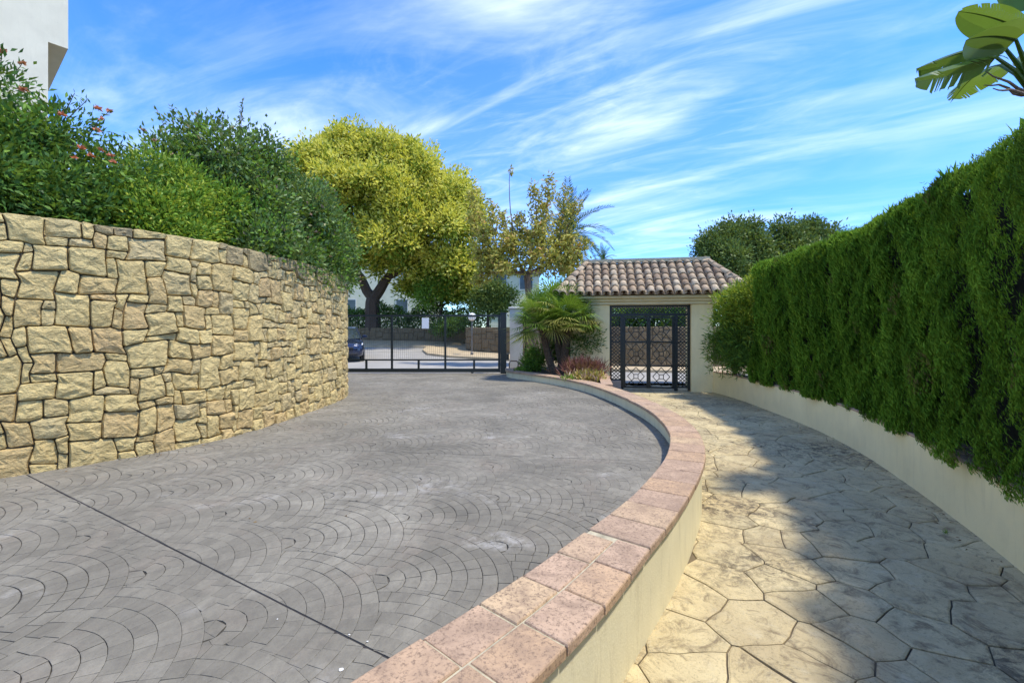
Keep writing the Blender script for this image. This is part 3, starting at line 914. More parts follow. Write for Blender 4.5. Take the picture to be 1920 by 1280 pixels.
def coping_tile(curve, s0, s1, oa, ob, ztop, th, parent, mat, gap=0.004, jit=0.0025):
    n = 3; P = []
    ss = np.linspace(s0 + gap, s1 - gap, n)
    oa0, oa1, ob0, ob1 = oa(s0), oa(s1), ob(s0), ob(s1)
    j = [random.uniform(-jit, jit) for _ in range(4)]
    V = []
    for ring, (e, z) in enumerate(((0.0, ztop - th), (0.0, ztop - 0.009), (0.003, ztop - 0.003), (0.009, ztop))):
        A = []
        for k, s in enumerate(ss):
            u = k / (n - 1); se = s + (e if k == 0 else (-e if k == n - 1 else 0))
            A.append((se, oa0 + (oa1 - oa0) * u + e + j[0]))
        B = []
        for k, s in enumerate(ss):
            u = k / (n - 1); se = s + (e if k == 0 else (-e if k == n - 1 else 0))
            B.append((se, ob0 + (ob1 - ob0) * u - e + j[1]))
        for (s_, o_) in A + B[::-1]:
            X, Y = curve.off(s_, o_); V.append((float(X), float(Y), z + j[2] + j[3] * 4 * (o_ - oa0)))
    m = 2 * n; Fc = [tuple(range(m)), tuple(3 * m + k for k in range(m - 1, -1, -1))]
    for r_ in range(3):
        for k in range(m):
            k2 = (k + 1) % m
            Fc.append((r_ * m + k, (r_ + 1) * m + k, (r_ + 1) * m + k2, r_ * m + k2))
    return mesh_obj('coping_tile', V, Fc, mat, parent)
s = 0.05
while s < coping_in.L - 0.1:
    st = 0.285 * random.uniform(0.96, 1.05); e = min(s + st, coping_in.L)
    if s < 5.05:
        mid = lambda x: cop_w(x) * 0.5
        coping_tile(coping_in, s, e, lambda x: 0.0, lambda x: mid(x) - 0.004, Z_COP, 0.042, cw_, 'terracotta_coping')
        coping_tile(coping_in, s + 0.03, e + 0.03, lambda x: mid(x) + 0.004, lambda x: cop_w(x), Z_COP, 0.042, cw_, 'terracotta_coping')
    else:
        coping_tile(coping_in, s + (0.04 if s < 5.35 else 0), e, lambda x: 0.0, lambda x: cop_w(x), Z_COP, 0.042, cw_, 'terracotta_coping')
    s = e

# ------------------------------------------------------------------ right low wall
lw = thing('low_wall', (4.9, 7.0, 0), 'low curved cream rendered wall under the tall clipped hedge', 'wall')
wall_body(lowwall, 0.36, lowwall.L, -0.27, 0.0, -0.1, Z_LOW - 0.03).build('wall_body', 'cream_render_house', lw)
s = 0.38
while s < lowwall.L - 0.3:
    e = s + 0.30
    coping_tile(lowwall, s, e, lambda x: -0.29, lambda x: 0.004, Z_LOW, 0.03, lw, 'terracotta_coping')
    s = e

# ------------------------------------------------------------------ gatehouse
GA = -R(10)
GO = Vector((4.69, 11.90, 0.0))           # right bottom corner of the opening
GM = Matrix.Translation(GO) @ Matrix.Rotation(GA, 4, 'Z')   # local x to the right, y back
OW, OH = 2.09, 2.29
gh = thing('gatehouse', tuple(GM @ Vector((-OW / 2, 0.6, 0))), 'cream gatehouse with barrel tiled hip roof over the pedestrian entrance', 'gatehouse')
XL, XR, YB = -OW - 1.05, 0.53, 1.75
def gpart(name, boxes, mat, parent=gh, c=None):
    mb = MB()
    for b in boxes:
        if c: mb.bbox(*b, c)
        else: mb.box(*b)
    return mb.xf(GM).build(name, mat, parent)
gpart('wall', [(0.0, XR, 0.0, 0.42, -0.15, 2.30)], 'cream_render_house', c=0.012)
gpart('wall', [(XL, -OW, 0.0, 0.42, -0.15, 2.30)], 'cream_render_house', c=0.012)
gpart('wall', [(0.20, XR, YB - 0.3, YB, -0.15, 2.30)], 'cream_render_house')
gpart('wall', [(XL, -OW - 0.2, YB - 0.3, YB, -0.15, 2.30)], 'cream_render_house')
gpart('ceiling', [(XL, XR, 0.43, YB, 2.30, 2.36)], 'cornice_paint')
CX = (XL + XR) / 2 + 0.28; EX = 2.42; EY0, EY1 = -0.42, 2.2
CX = -OW / 2 - 0.02
gpart('lintel', [(XL - 0.06, XR + 0.06, -0.06, 0.40, 2.302, 2.38)], 'cornice_paint', c=0.008)
gpart('cornice', [(XL - 0.14, XR + 0.14, -0.16, YB + 0.1, 2.382, 2.45)], 'cornice_paint', c=0.012)
gpart('fascia', [(CX - EX + 0.1, CX + EX - 0.1, EY0 + 0.12, EY1 - 0.1, 2.452, 2.53)], 'cornice_paint', c=0.02)
# hip roof
EZ, RZ = 2.545, 3.50
RX = 1.62; RY = (EY0 + EY1) / 2
rv = [(CX - EX, EY0, EZ), (CX + EX, EY0, EZ), (CX + EX, EY1, EZ), (CX - EX, EY1, EZ), (CX - RX, RY, RZ), (CX + RX, RY, RZ)]
roof = MB().add(rv, [(0, 1, 5, 4), (1, 2, 5), (2, 3, 4, 5), (3, 0, 4), (3, 2, 1, 0)]).xf(GM).build('roof', 'roof_pan', gh)
def barrel(r0, r1, L, th=0.014, n=7):
    V = []
    for (y, r_) in ((0, r0), (L, r1)):
        for rad in (r_, r_ - th):
            for k in range(n):
                a = math.pi * k / (n - 1); V.append((rad * math.cos(a), y, rad * math.sin(a) * 0.92))
    Fc = []
    for k in range(n - 1):
        Fc.append((k, k + 1, 2 * n + k + 1, 2 * n + k)); Fc.append((n + k + 1, n + k, 3 * n + k, 3 * n + k + 1))
        Fc.append((k + 1, k, n + k, n + k + 1)); Fc.append((2 * n + k, 2 * n + k + 1, 3 * n + k + 1, 3 * n + k))
    me = bpy.data.meshes.new('roof_tile'); me.from_pydata(V, [], Fc); finish_mesh(me, 'roof_clay', True)
    return me
tile_me = barrel(0.098, 0.078, 0.42); pan_me = barrel(0.085, 0.10, 0.42)
def put_tile(me, name, M, parent):
    o = bpy.data.objects.new(name, me); COL.objects.link(o); o.parent = parent
    o.matrix_local = Matrix.Translation(-WLOC.get(parent, Vector((0, 0, 0)))) @ GM @ M
    return o
SP = 0.225
def slope_tiles(a, b, c, d=None):
    """eave a->b, top edge d->c (or apex c); lays columns of barrel tiles"""
    a, b, c = Vector(a), Vector(b), Vector(c); d = Vector(d) if d is not None else c
    ex = (b - a).normalized(); nrm = ex.cross((c + d) / 2 - a)
    up = nrm.cross(ex).normalized(); nrm.normalize()
    if nrm.z < 0: nrm = -nrm
    L = (b - a).length; H = (c - a).dot(up); xd = (d - a).dot(ex); xc = (c - a).dot(ex)
    nc = int(L / SP); x0 = (L - (nc - 1) * SP) / 2
    rows = int(math.ceil((H + 0.05) / 0.30))
    for i in range(nc * 2 - 1):
        x = x0 + i * SP / 2
        pan = i % 2 == 1
        for r_ in range(rows):
            v = -0.05 + r_ * 0.30
            lim_l = xd * (v + 0.16) / H; lim_r = L - (L - xc) * (v + 0.16) / H
            if x < lim_l + 0.02 or x > lim_r - 0.02 or v > H - 0.12: continue
            ln = min(1.0, (H - v + 0.05) / 0.42)
            p = a + ex * (x + random.uniform(-0.008, 0.008)) + up * (v + random.uniform(-0.012, 0.012)) + nrm * (0.052 if not pan else 0.088)
            yv = (up + nrm * (-0.045 if not pan else -0.04)).normalized()
            zv = ex.cross(yv).normalized()
            if pan: M = Matrix((( -ex.x, yv.x, -zv.x, p.x), (-ex.y, yv.y, -zv.y, p.y), (-ex.z, yv.z, -zv.z, p.z), (0, 0, 0, 1)))
            else: M = Matrix(((ex.x, yv.x, zv.x, p.x), (ex.y, yv.y, zv.y, p.y), (ex.z, yv.z, zv.z, p.z), (0, 0, 0, 1)))
            M = M @ Matrix.Rotation(random.uniform(-0.025, 0.025), 4, 'Z') @ Matrix.Diagonal((1, ln, 1, 1))
            put_tile(pan_me if pan else tile_me, 'pan_tile' if pan else 'roof_tile', M, roof)
slope_tiles(rv[0], rv[1], rv[5], rv[4])
slope_tiles(rv[1], rv[2], rv[5])
slope_tiles(rv[3], rv[0], rv[4])
slope_tiles(rv[2], rv[3], rv[4], rv[5])
def cap_line(p, q, name):
    p, q = Vector(p), Vector(q); d = (q - p); n = int(d.length / 0.33) + 1; d.normalize()
    sd_ = d.cross(Vector((0, 0, 1))).normalized(); up = sd_.cross(d)
    for k in range(n):
        o_ = p + d * (k * (q - p).length / n) + up * 0.075
        y2 = (d - up * 0.03).normalized(); z2 = sd_.cross(y2)
        M = Matrix(((sd_.x, y2.x, z2.x, o_.x), (sd_.y, y2.y, z2.y, o_.y), (sd_.z, y2.z, z2.z, o_.z), (0, 0, 0, 1)))
        put_tile(tile_me, name, M @ Matrix.Diagonal((1.12, 0.98, 1.0, 1)), roof)
cap_line(rv[4], rv[5], 'ridge_tile')
for i_, j_ in ((0, 4), (1, 5), (2, 5), (3, 4)): cap_line(rv[i_], rv[j_], 'hip_tile')
# ridge mortar course
MB().beam(Vector(rv[4]) + Vector((-0.1, 0, 0.10)), Vector(rv[5]) + Vector((0.1, 0, 0.10)), 0.20, 0.10).xf(GM).build('ridge_mortar', 'grout', roof)

# return wall of the palm bed, step and plinth by the gate
rw = thing('bed_end_wall', (2.3, 11.0, 0), 'short cream rendered end wall of the palm bed next to the gatehouse', 'wall')
mb = MB(); mb.beam((1.98, 9.45, 0.20), (2.46, 12.42, 0.20), 0.20, 0.50)
mb.build('wall_body', 'cream_render', rw)
mb = MB(); mb.beam((1.975, 9.45, 0.47), (2.455, 12.42, 0.47), 0.24, 0.036); mb.build('coping_tile', 'terracotta_coping', rw)
o = gpart('gate_step', [(-OW + 0.0, -OW + 0.30, 0.02, 0.40, -0.05, 0.26)], 'galvanised', parent=None)
MATS['step_grey'] = plain('step_grey', (0.30, 0.28, 0.26), 0.9, var=0.2); o.data.materials[0] = MATS['step_grey']
setp(o, 'small grey masonry plinth under the lattice panel of the entrance', 'plinth')

# ------------------------------------------------------------------ pedestrian gate
pg = thing('pedestrian_gate', tuple(GM @ Vector((-OW / 2, 0.2, 0))), 'black wrought iron double gate with diamond lattice inside the gatehouse opening', 'gate')
YG = 0.16
def bars(name, segs, w, parent, d=None):
    mb = MB()
    for (x0, z0, x1, z1) in segs: mb.beam((x0, YG, z0), (x1, YG, z1), w, d or w, up=(0, 1, 0))
    return mb.xf(GM).build(name, 'iron_black', parent)
x0, x1 = -OW + 0.03, -0.03
dx0, dx1 = -OW + 0.33, -0.36          # doors between these
zt, zd = OH - 0.03, OH - 0.29
bars('frame', [(x0, 0.26, x0, zt), (x1, 0.02, x1, zt)], 0.06, pg)
bars('top_rail', [(x0 - 0.03, zt + 0.0, x1 + 0.03, zt + 0.0)], 0.055, pg, 0.062)
bars('transom', [(x0 + 0.03, zd + 0.03, x1 - 0.03, zd + 0.03)], 0.07, pg, 0.058)
bars('post', [(dx0, 0.03, dx0, zd - 0.006)], 0.085, pg); bars('post', [(dx1, 0.0, dx1, zd - 0.006)], 0.085, pg)
def lattice(xa, xb, za, zb, step):
    segs = []
    w, h = xb - xa, zb - za
    k = -int(h / step) - 1
    while k * step < w:
        # rising diagonal x = xa + k*step + t, z = za + t
        t0 = max(0, -k * step); t1 = min(h, w - k * step)
        if t1 - t0 > 0.02:
            segs.append((xa + k * step + t0, za + t0, xa + k * step + t1, za + t1))
            segs.append((xb - k * step - t0, za + t0, xb - k * step - t1, za + t1))
        k += 1
    return segs
bars('lattice', lattice(x0 + 0.03, x1 - 0.03, zd + 0.065, zt - 0.03, 0.095), 0.019, pg, 0.012)
for (xa, xb, zlo) in ((x0 + 0.03, dx0 - 0.04, 0.27), (dx1 + 0.04, x1 - 0.03, 0.10)):
    sp_ = bars('side_panel', lattice(xa, xb, zlo, zd - 0.006, 0.095), 0.019, pg, 0.012)
    for zz in (0.66, 1.30): bars('cross_bar', [(xa, zz, xb, zz)], 0.032, sp_, 0.03)
    bars('cross_bar', [(xa, zlo, xb, zlo)], 0.04, sp_, 0.034)
xm = (dx0 + dx1) / 2
for (xa, xb) in ((dx0 + 0.045, xm - 0.002), (xm + 0.002, dx1 - 0.045)):
    lf = bars('door_leaf', [(xa + 0.025, 0.06, xa + 0.025, zd - 0.02), (xb - 0.025, 0.06, xb - 0.025, zd - 0.02)], 0.05, pg, 0.045)
    za = [0.08, 0.66, 1.30, zd - 0.045]
    bars('rail', [(xa + 0.05, z_, xb - 0.05, z_) for z_ in za], 0.042, lf, 0.04)
    l, r_ = xa + 0.05, xb - 0.05; c = (l + r_) / 2
    for i in range(3):
        lo, hi = za[i] + 0.021, za[i + 1] - 0.021; mz = (lo + hi) / 2; hw = (r_ - l) / 2; hh = (hi - lo) / 2
        sg = []
        # diamond, cross arms stopping at the centre square
        q = 0.055
        for sx in (-1, 1):
            sg += [(c, mz + hh * 0.92, c + sx * hw * 0.80, mz), (c, mz - hh * 0.92, c + sx * hw * 0.80, mz)]
            for sz in (-1, 1): sg.append((c + sx * hw, mz + sz * hh, c + sx * q, mz + sz * q))
        sg += [(c - q, mz - q, c + q, mz - q), (c - q, mz + q, c + q, mz + q), (c - q, mz - q, c - q, mz + q), (c + q, mz - q, c + q, mz + q)]
        bars('scroll_bar', sg, 0.019, lf, 0.014)
mb = MB().box(xm - 0.05, xm + 0.05, YG - 0.045, YG - 0.024, 0.95, 1.12).xf(GM).build('lock', 'iron_black', pg)

# ------------------------------------------------------------------ sliding vehicle gate
YS = 13.75
sg_ = thing('sliding_gate', (-2.5, YS, Z_DRIVE), 'wide black steel sliding gate across the end of the driveway', 'gate')
def gbar(name, items, parent=sg_, mat='iron_black'):
    mb = MB()
    for it in items: mb.box(*it)
    return mb.build(name, mat, parent)
XA, XB = -7.2, -0.42
gbar('bottom_rail', [(XA, XB, YS - 0.05, YS + 0.05, Z_DRIVE + 0.04, Z_DRIVE + 0.15)])
gbar('top_rail', [(XA, XB, YS - 0.025, YS + 0.025, 2.03, 2.085)])
gbar('mid_rail', [(XA, XB, YS - 0.02, YS + 0.02, 0.70, 0.745)])
for px in (735, 835, 635):
    X = (px - 960) * YS / F_PX
    gbar('upright', [(X - 0.03, X + 0.03, YS - 0.026, YS + 0.026, Z_DRIVE + 0.15, 2.03)])
for px in (687, 785, 889, 587):
    X = (px - 960) * YS / F_PX
    gbar('stub_post', [(X - 0.03, X + 0.03, YS - 0.024, YS + 0.024, Z_DRIVE + 0.15, 0.70)])
gbar('end_post', [(XB, XB + 0.07, YS - 0.04, YS + 0.04, Z_DRIVE + 0.04, 2.085)])
wm = MB()
for X in np.arange(XA + 0.05, XB, 0.062): wm.box(X - 0.0022, X + 0.0022, YS - 0.004, YS, 0.745, 2.03)
for z in (0.95, 1.15, 1.35, 1.55, 1.75, 1.92): wm.box(XA, XB, YS + 0.0005, YS + 0.004, z - 0.002, z + 0.002)
wm.build('wire_mesh', 'wire_grey', sg_, kind='stuff')
for X in (-5.6, -1.2):
    mb = MB(); mb.tube([(X, YS - 0.025, Z_DRIVE + 0.042), (X, YS + 0.025, Z_DRIVE + 0.042)], 0.042, 12); mb.build('roller', 'galvanised', sg_)
X = (798 - 960) * YS / F_PX
nt = thing('gate_notice', (X, YS - 0.03, 1.65), 'small white rectangular notice fixed high on the black sliding gate', 'sign')
MB().bbox(X - 0.105, X + 0.105, YS - 0.042, YS - 0.029, 1.665, 1.985, 0.003).build('plate', 'plate_white', nt)
for zz in (1.69, 1.96): MB().tube([(X, YS - 0.046, zz), (X, YS - 0.042, zz)], 0.006, 8).build('screw', 'galvanised', nt)
gp = thing('gate_post', (-0.26, YS, Z_DRIVE), 'thick black steel guide post that catches the sliding gate', 'post')
gbar('column', [(-0.345, -0.17, YS - 0.09, YS + 0.09, Z_DRIVE - 0.1, 2.13)], gp)
gbar('cap', [(-0.36, -0.155, YS - 0.10, YS + 0.10, 2.13, 2.15)], gp)
gbar('latch_box', [(-0.168, -0.09, YS - 0.06, YS + 0.05, 0.72, 0.90)], gp)
gl = thing('guard_hoop', (0.05, 13.4, 0.44), 'small bent metal guard hoop by the sliding gate post', 'hoop')
MB().tube([(-0.08, 13.4, 0.40), (-0.08, 13.4, 0.66), (-0.04, 13.4, 0.71), (0.14, 13.4, 0.71), (0.18, 13.4, 0.66), (0.18, 13.4, 0.40)], 0.016, 8).build('tube', 'bark_brown', gl)
wp = thing('white_pillar', (0.12, 14.4, 0.3), 'pale rendered masonry pillar standing beside the sliding gate post', 'pillar')
MB().bbox(-0.07, 0.34, 14.2, 14.6, 0.0, 2.28, 0.012).build('shaft', 'pillar_white', wp)
MB().bbox(-0.11, 0.38, 14.16, 14.64, 2.281, 2.34, 0.012).build('cap', 'pillar_white', wp)
fn = thing('side_fence', (1.2, 14.35, 0.3), 'black wire fence between the pale pillar and the gatehouse', 'fence')
for X in (0.42, 1.5, 2.5): MB().box(X - 0.025, X + 0.025, 14.3, 14.35, 0.2, 1.85).build('post', 'iron_black', fn)
mb = MB()
for X in np.arange(0.46, 2.5, 0.06): mb.box(X - 0.002, X + 0.002, 14.32, 14.324, 0.45, 1.82)
mb.build('wire_mesh', 'wire_grey', fn, kind='stuff')
for z in (0.45, 1.82): MB().box(0.445, 2.475, 14.31, 14.335, z - 0.015, z + 0.015).build('rail', 'iron_black', fn)

# ------------------------------------------------------------------ far retaining wall
fr_ = thing('far_stone_wall', (-1, 24, 0.9), 'brown stone retaining wall across the road beyond both gates', 'wall')
fz = lambda X, Y: min(0.62, ground_z(float(X), float(Y)) + 0.05)
wall_body(retain, 0, retain.L, -0.45, -0.02, -0.1, 1.74, 120).build('wall_core', 'joint_dark', fr_)
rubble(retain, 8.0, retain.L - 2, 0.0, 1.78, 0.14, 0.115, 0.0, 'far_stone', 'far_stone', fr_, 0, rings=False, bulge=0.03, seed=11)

# ------------------------------------------------------------------ foliage tools
def unit(a): return a / np.maximum(np.linalg.norm(a, axis=1), 1e-9)[:, None]
def rdirs(n): return unit(rng.normal(size=(n, 3)))
def leaf_quads(P, D, L, W, fold=0.18, flat=None):
    """folded rhombic leaves. P base points, D directions, L/W arrays; flat: preferred normal"""
    n = len(P)
    ref = rdirs(n) if flat is None else unit(flat + 0.45 * rng.normal(size=(n, 3)))
    S = unit(np.cross(D, ref)); Nn = np.cross(S, D)
    L = np.broadcast_to(L, n)[:, None]; W = np.broadcast_to(W, n)[:, None]
    q = np.empty((n, 4, 3))
    q[:, 0] = P; q[:, 2] = P + D * L - Nn * L * 0.10
    q[:, 1] = P + D * L * 0.45 + S * W * 0.5 + Nn * W * fold
    q[:, 3] = P + D * L * 0.45 - S * W * 0.5 + Nn * W * fold
    return q.reshape(-1, 3)
def lumps(U, seed, freq=3.0):
    r = np.random.default_rng(seed); s_ = np.zeros(len(U))
    for k in range(9):
        kk = r.normal(size=3) * freq * (1 + 0.3 * k); s_ += np.cos(U @ kk + r.uniform(0, 6.28)) / (1 + 0.25 * k)
    return s_ / 3.2
def ell_shell(n, c, r, inner=0.72, seed=1, lump=0.22, zmin=-0.9, freq=3.0):
    U = rdirs(int(n * 1.6) + 40); U = U[U[:, 2] > zmin][:n]
    rad = (1 + lump * lumps(U, seed, freq)) * rng.uniform(inner, 1.0, len(U)) ** 0.7
    return np.array(c) + U * rad[:, None] * np.array(r), U
def sublobes(c, r, k, fr=0.42, at=0.70, zmin=-0.55):
    r = np.broadcast_to(np.asarray(r, float), 3); out = [(np.asarray(c, float), r * 0.72)]
    # spread the directions evenly
    i = np.arange(k) + 0.5; ph = np.pi * (1 + 5 ** 0.5) * i + rng.uniform(0, 6.28); cz = 1 - (1 - zmin) * i / k
    U = np.stack([np.cos(ph) * np.sqrt(1 - cz ** 2), np.sin(ph) * np.sqrt(1 - cz ** 2), cz], 1)
    U = unit(U + rng.normal(size=(k, 3)) * 0.22)
    for u in U:
        f = fr * rng.uniform(0.75, 1.25)
        out.append((np.asarray(c, float) + u * r * at * rng.uniform(0.9, 1.12), np.full(3, f * float(np.mean(r)))))
    return out
def clustered(P, U, m, spread):
    n = len(P); idx = np.repeat(np.arange(n), m)
    G = rng.normal(size=(n * m, 3)) * spread
    return P[idx] + G, unit(U[idx] * 0.7 + G / spread * 0.45 + rng.normal(size=(n * m, 3)) * 0.35), idx
def px2w(px, py, Y): return np.array([(px - 960) * Y / F_PX, Y, 1.6 + (620 - py) * Y / F_PX])
def limb(mb, p, q, r0, r1, wob=0.15, n=7, sag=0.0):
    p, q = Vector(p), Vector(q); L = (q - p).length; pts = []; rad = []
    ph = random.random() * 10
    for i in range(n):
        u = i / (n - 1); w = p.lerp(q, u)
        k = math.sin(math.pi * u) * wob * L
        w += Vector((nz(u * 2 + ph, 1.3), nz(u * 2 + ph, 5.3), nz(u * 2 + ph, 9.1) + sag)) * k
        pts.append(w); rad.append(r0 + (r1 - r0) * u)
    mb.tube(pts, rad, 7); return pts

# ------------------------------------------------------------------ clipped cypress hedge
def make_hedge():
    hd = thing('clipped_hedge', (4.8, 6.0, 0.5), 'tall clipped dark green cypress hedge on the low wall', 'hedge')
    d2 = [abs(lowwall.at(x)[1] - 9.85) for x in np.linspace(0, lowwall.L, 400)]
    s_a = np.linspace(0, lowwall.L, 400)[int(np.argmin(d2))]
    s_b = lowwall.L - 0.6
    ZT = 3.02
    col = []; s = float(s_a)
    while s < s_b:
        w = random.uniform(0.38, 0.72); col.append((s, min(s + w, s_b))); s += w
    core = MB(); n = 70
    ss = np.linspace(s_a + 0.12, s_b, n)
    for x in ss:
        for o_, z_ in ((-0.26, 0.50), (-0.27, ZT - 0.16), (-1.05, ZT - 0.16), (-1.05, 0.50)):
            X, Y = lowwall.off(x, o_ + 0.03 * nz(x * 3, z_)); core.v.append((float(X), float(Y), z_))
    for i in range(n - 1):
        for k in range(4): a, b = i * 4, i * 4 + 4; k2 = (k + 1) % 4; core.f.append((a + k, a + k2, b + k2, b + k))
    core.f += [(3, 2, 1, 0), tuple((n - 1) * 4 + k for k in range(4))]
    core.build('light_block_core', 'hedge_core_dark', hd)  # solid dark backing added behind the foliage to block light
    for ci, (a, b) in enumerate(col):
        mid = (a + b) / 2
        yy = float(lowwall.at(mid)[1]); dens = 13000 if yy < 5 else (9500 if yy < 7.5 else 6500)
        if yy < 1.6: dens = 3500
        n = int((b - a) * 2.55 * dens)
        s_ = rng.uniform(a - 0.03, b + 0.03, n); z_ = rng.uniform(0.50, ZT + 0.02, n)
        u = (s_ - a) / (b - a) * 2 - 1
        lean = random.uniform(-0.10, 0.10)
        u = u + lean * (z_ - 1.8)
        prof = np.sqrt(np.clip(1 - np.abs(u) ** 2.6, 0, 1))
        wav = 0.05 * np.cos(s_ * 7.1 + z_ * 2.3 + ci) + 0.04 * np.cos(z_ * 5.7 + s_ * 3 + ci * 2) + 0.03 * np.cos(z_ * 13 + s_ * 17)
        o_ = -0.11 + 0.12 * prof + wav + 0.025 * np.cos(s_ * 47 + 1.5 * np.cos(z_ * 2.2 + ci)) + 0.018 * np.cos(s_ * 89 + z_ * 1.1) + random.uniform(-0.03, 0.04)
        low = np.clip((1.15 - z_) / 0.6, 0, 1)
        o_ += 0.07 * low * (0.4 + 0.6 * math.sin(ci * 1.7 + 1.0))
        top = np.clip((z_ - (ZT - 0.22)) / 0.22, 0, 1)
        o_ -= 0.16 * top ** 2
        o_ = np.minimum(o_, 0.13)
        # thin the gaps between plants
        keep = rng.random(n) < (0.48 + 0.52 * np.clip(prof * 1.6 - 0.1, 0, 1))
        hole = (np.cos(s_ * 9 + ci * 3) * np.cos(z_ * 4.1 + ci) + 0.6 * np.cos(z_ * 9.7 + s_ * 6)) 
        keep &= ~((hole < -1.2) & (rng.random(n) < 0.7))
        # bottom edge is ragged
        keep &= z_ > 0.52 + 0.10 * (np.cos(s_ * 5.3 + 1) * 0.5 + 0.5) * rng.random(n) - 0.07 * (o_ > 0.02)
        s_, z_, o_ = s_[keep], z_[keep], o_[keep]; n = len(s_)
        o_ = o_ - rng.uniform(0, 0.10, n) ** 1.4
        X, Y = lowwall.off(s_, o_); px, py, tx, ty = lowwall.at(s_)
        P = np.stack([X, Y, z_], 1)
        out = np.stack([ty, -tx, np.zeros(n)], 1)
        g = rng.normal(size=(n, 3))
        D = unit(np.array([0, 0, 0.95]) + out * 0.42 + g * 0.36)
        near = np.clip(yy / 5.2, 0.62, 1.4)
        V = leaf_quads(P - D * 0.03, D, rng.uniform(0.040, 0.085, n) * near, rng.uniform(0.009, 0.016, n) * near, 0.15, out)
        patch = 0.16 * np.cos(s_ * 3.1 + z_ * 1.3 + ci) + 0.10 * np.cos(z_ * 6.1 - s_ * 4)
        tint = np.clip(0.42 + 0.2 * rng.normal(size=n) + patch, 0, 0.93)
        brown = (np.cos(s_ * 5.3 + 2 * ci) + np.cos(z_ * 3.7 + s_ * 2.1 + ci)) > 1.75
        tint = np.where(brown & (rng.random(n) < 0.35), 1.0, tint)
        quads_obj('foliage', V, 'leaf_cypress', hd, tint)
    # flat clipped top with new growth, coloured paler to look sunlit
    n = 34000
    s_ = rng.uniform(s_a - 0.02, s_b, n); o_ = rng.uniform(-1.1, -0.10, n)
    hgt = ZT - 0.03 + 0.05 * np.cos(s_ * 4.7) + 0.04 * np.cos(s_ * 11 + o_ * 9) + rng.normal(size=n) * 0.02
    X, Y = lowwall.off(s_, o_); P = np.stack([X, Y, hgt - 0.06], 1)
    D = unit(np.array([0, 0, 1.0]) + 0.35 * rng.normal(size=(n, 3)))
    quads_obj('new_growth', leaf_quads(P, D, rng.uniform(0.06, 0.13, n), rng.uniform(0.012, 0.024, n)), 'leaf_cypress_tip', hd, np.clip(0.4 + 0.25 * rng.normal(size=n), 0, 1))
    # end face
    n = 5200
    o_ = rng.uniform(-1.05, -0.02, n); z_ = rng.uniform(0.5, ZT, n)
    dd = 0.05 * np.cos(z_ * 4 + o_ * 7) + 0.04 * np.cos(o_ * 15)
    X, Y = lowwall.off(s_a - 0.02 + dd, o_); P = np.stack([X, Y, z_], 1)
    D = unit(np.array([0, 0.5, 0.75]) + 0.4 * rng.normal(size=(n, 3)))
    quads_obj('foliage', leaf_quads(P, D, rng.uniform(0.08, 0.14, n), rng.uniform(0.018, 0.03, n)), 'leaf_cypress', hd, np.clip(0.5 + 0.2 * rng.normal(size=n), 0, 1))
    # unclipped shoots
    Ps = []; Ds = []
    tot = 90
    for k in range(tot):
        s0 = random.uniform(s_a + 0.6, s_b) if random.random() < 0.35 else random.uniform(s_a + 4.2, s_a + 7.6)
        o0 = random.uniform(-0.9, -0.15); h = random.uniform(0.06, 0.26) * (1.0 if s0 > s_a + 4 else 0.6)
        X, Y = lowwall.off(s0, o0); ln = np.array([random.uniform(-.25, .25), random.uniform(-.25, .25), 1.0])
        m = int(h * 150)
        t_ = rng.random(m)
        Ps.append(np.array([float(X), float(Y), ZT - 0.03]) + t_[:, None] * ln * h)
        Ds.append(unit(np.array([0, 0, 0.9]) + 0.75 * rng.normal(size=(m, 3))))
    P = np.concatenate(Ps); D = np.concatenate(Ds); n = len(P)
    quads_obj('shoots', leaf_quads(P, D, rng.uniform(0.02, 0.05, n), 0.009), 'leaf_cypress', hd, rng.random(n))
make_hedge()

# ------------------------------------------------------------------ generic bush
def bush(name, label, cat, lobes, mat, n, L, W, base, seed=1, group=None, stems=6, lump=0.25, inner=0.55, up=0.25, spread=0.10, m=9, zmin=-0.75, tintbias=0.0, mat2=None, frac2=0.0, bark='bark_dark', droop=0.0, name_part='foliage'):
    th = thing(name, base, label, cat, group)
    big = lobes
    lobes = [q for c, r in lobes for q in sublobes(c, r, 11, 0.36, 0.72, zmin)]
    vol = sum(r[0] * r[2] for c, r in lobes)
    Va = []; Ta = []; Vb = []; Tb = []
    for i, (c, r) in enumerate(lobes):
        k = int(n * r[0] * r[2] / vol / m) + 4
        P, U = ell_shell(k, c, r, inner, seed * 13 + i, lump, zmin)
        Q, D, idx = clustered(P, U, m, spread)
        D = unit(D + np.array([0, 0, up - droop]))
        q = len(Q)
        V = leaf_quads(Q, D, rng.uniform(0.7, 1.2, q) * L, rng.uniform(0.75, 1.2, q) * W, 0.18, unit(U[idx] + np.array([0, 0, 0.5])))
        ct = rng.normal(size=len(P)) * 0.16
        tint = np.clip(0.45 + tintbias + ct[idx] + 0.17 * rng.normal(size=q), 0, 1)
        sel = (rng.random(len(P)) < frac2)[idx]
        V = V.reshape(-1, 4, 3)
        Va.append(V[~sel]); Ta.append(tint[~sel]); Vb.append(V[sel]); Tb.append(tint[sel])
    quads_obj(name_part, np.concatenate(Va).reshape(-1, 3), mat, th, np.concatenate(Ta))
    if mat2: quads_obj(name_part, np.concatenate(Vb).reshape(-1, 3), mat2, th, np.concatenate(Tb))
    mb = MB()
    for k in range(stems):
        c, r = random.choice(big)
        tip = Vector(c) + Vector([random.uniform(-.6, .6) * q for q in r])
        limb(mb, Vector(base) + Vector((random.uniform(-.1, .1), random.uniform(-.1, .1), -0.05)), tip, 0.02 * (1 + r[2] * 0.4), 0.006, 0.12)
    mb.build('stems', bark, th)
    return th
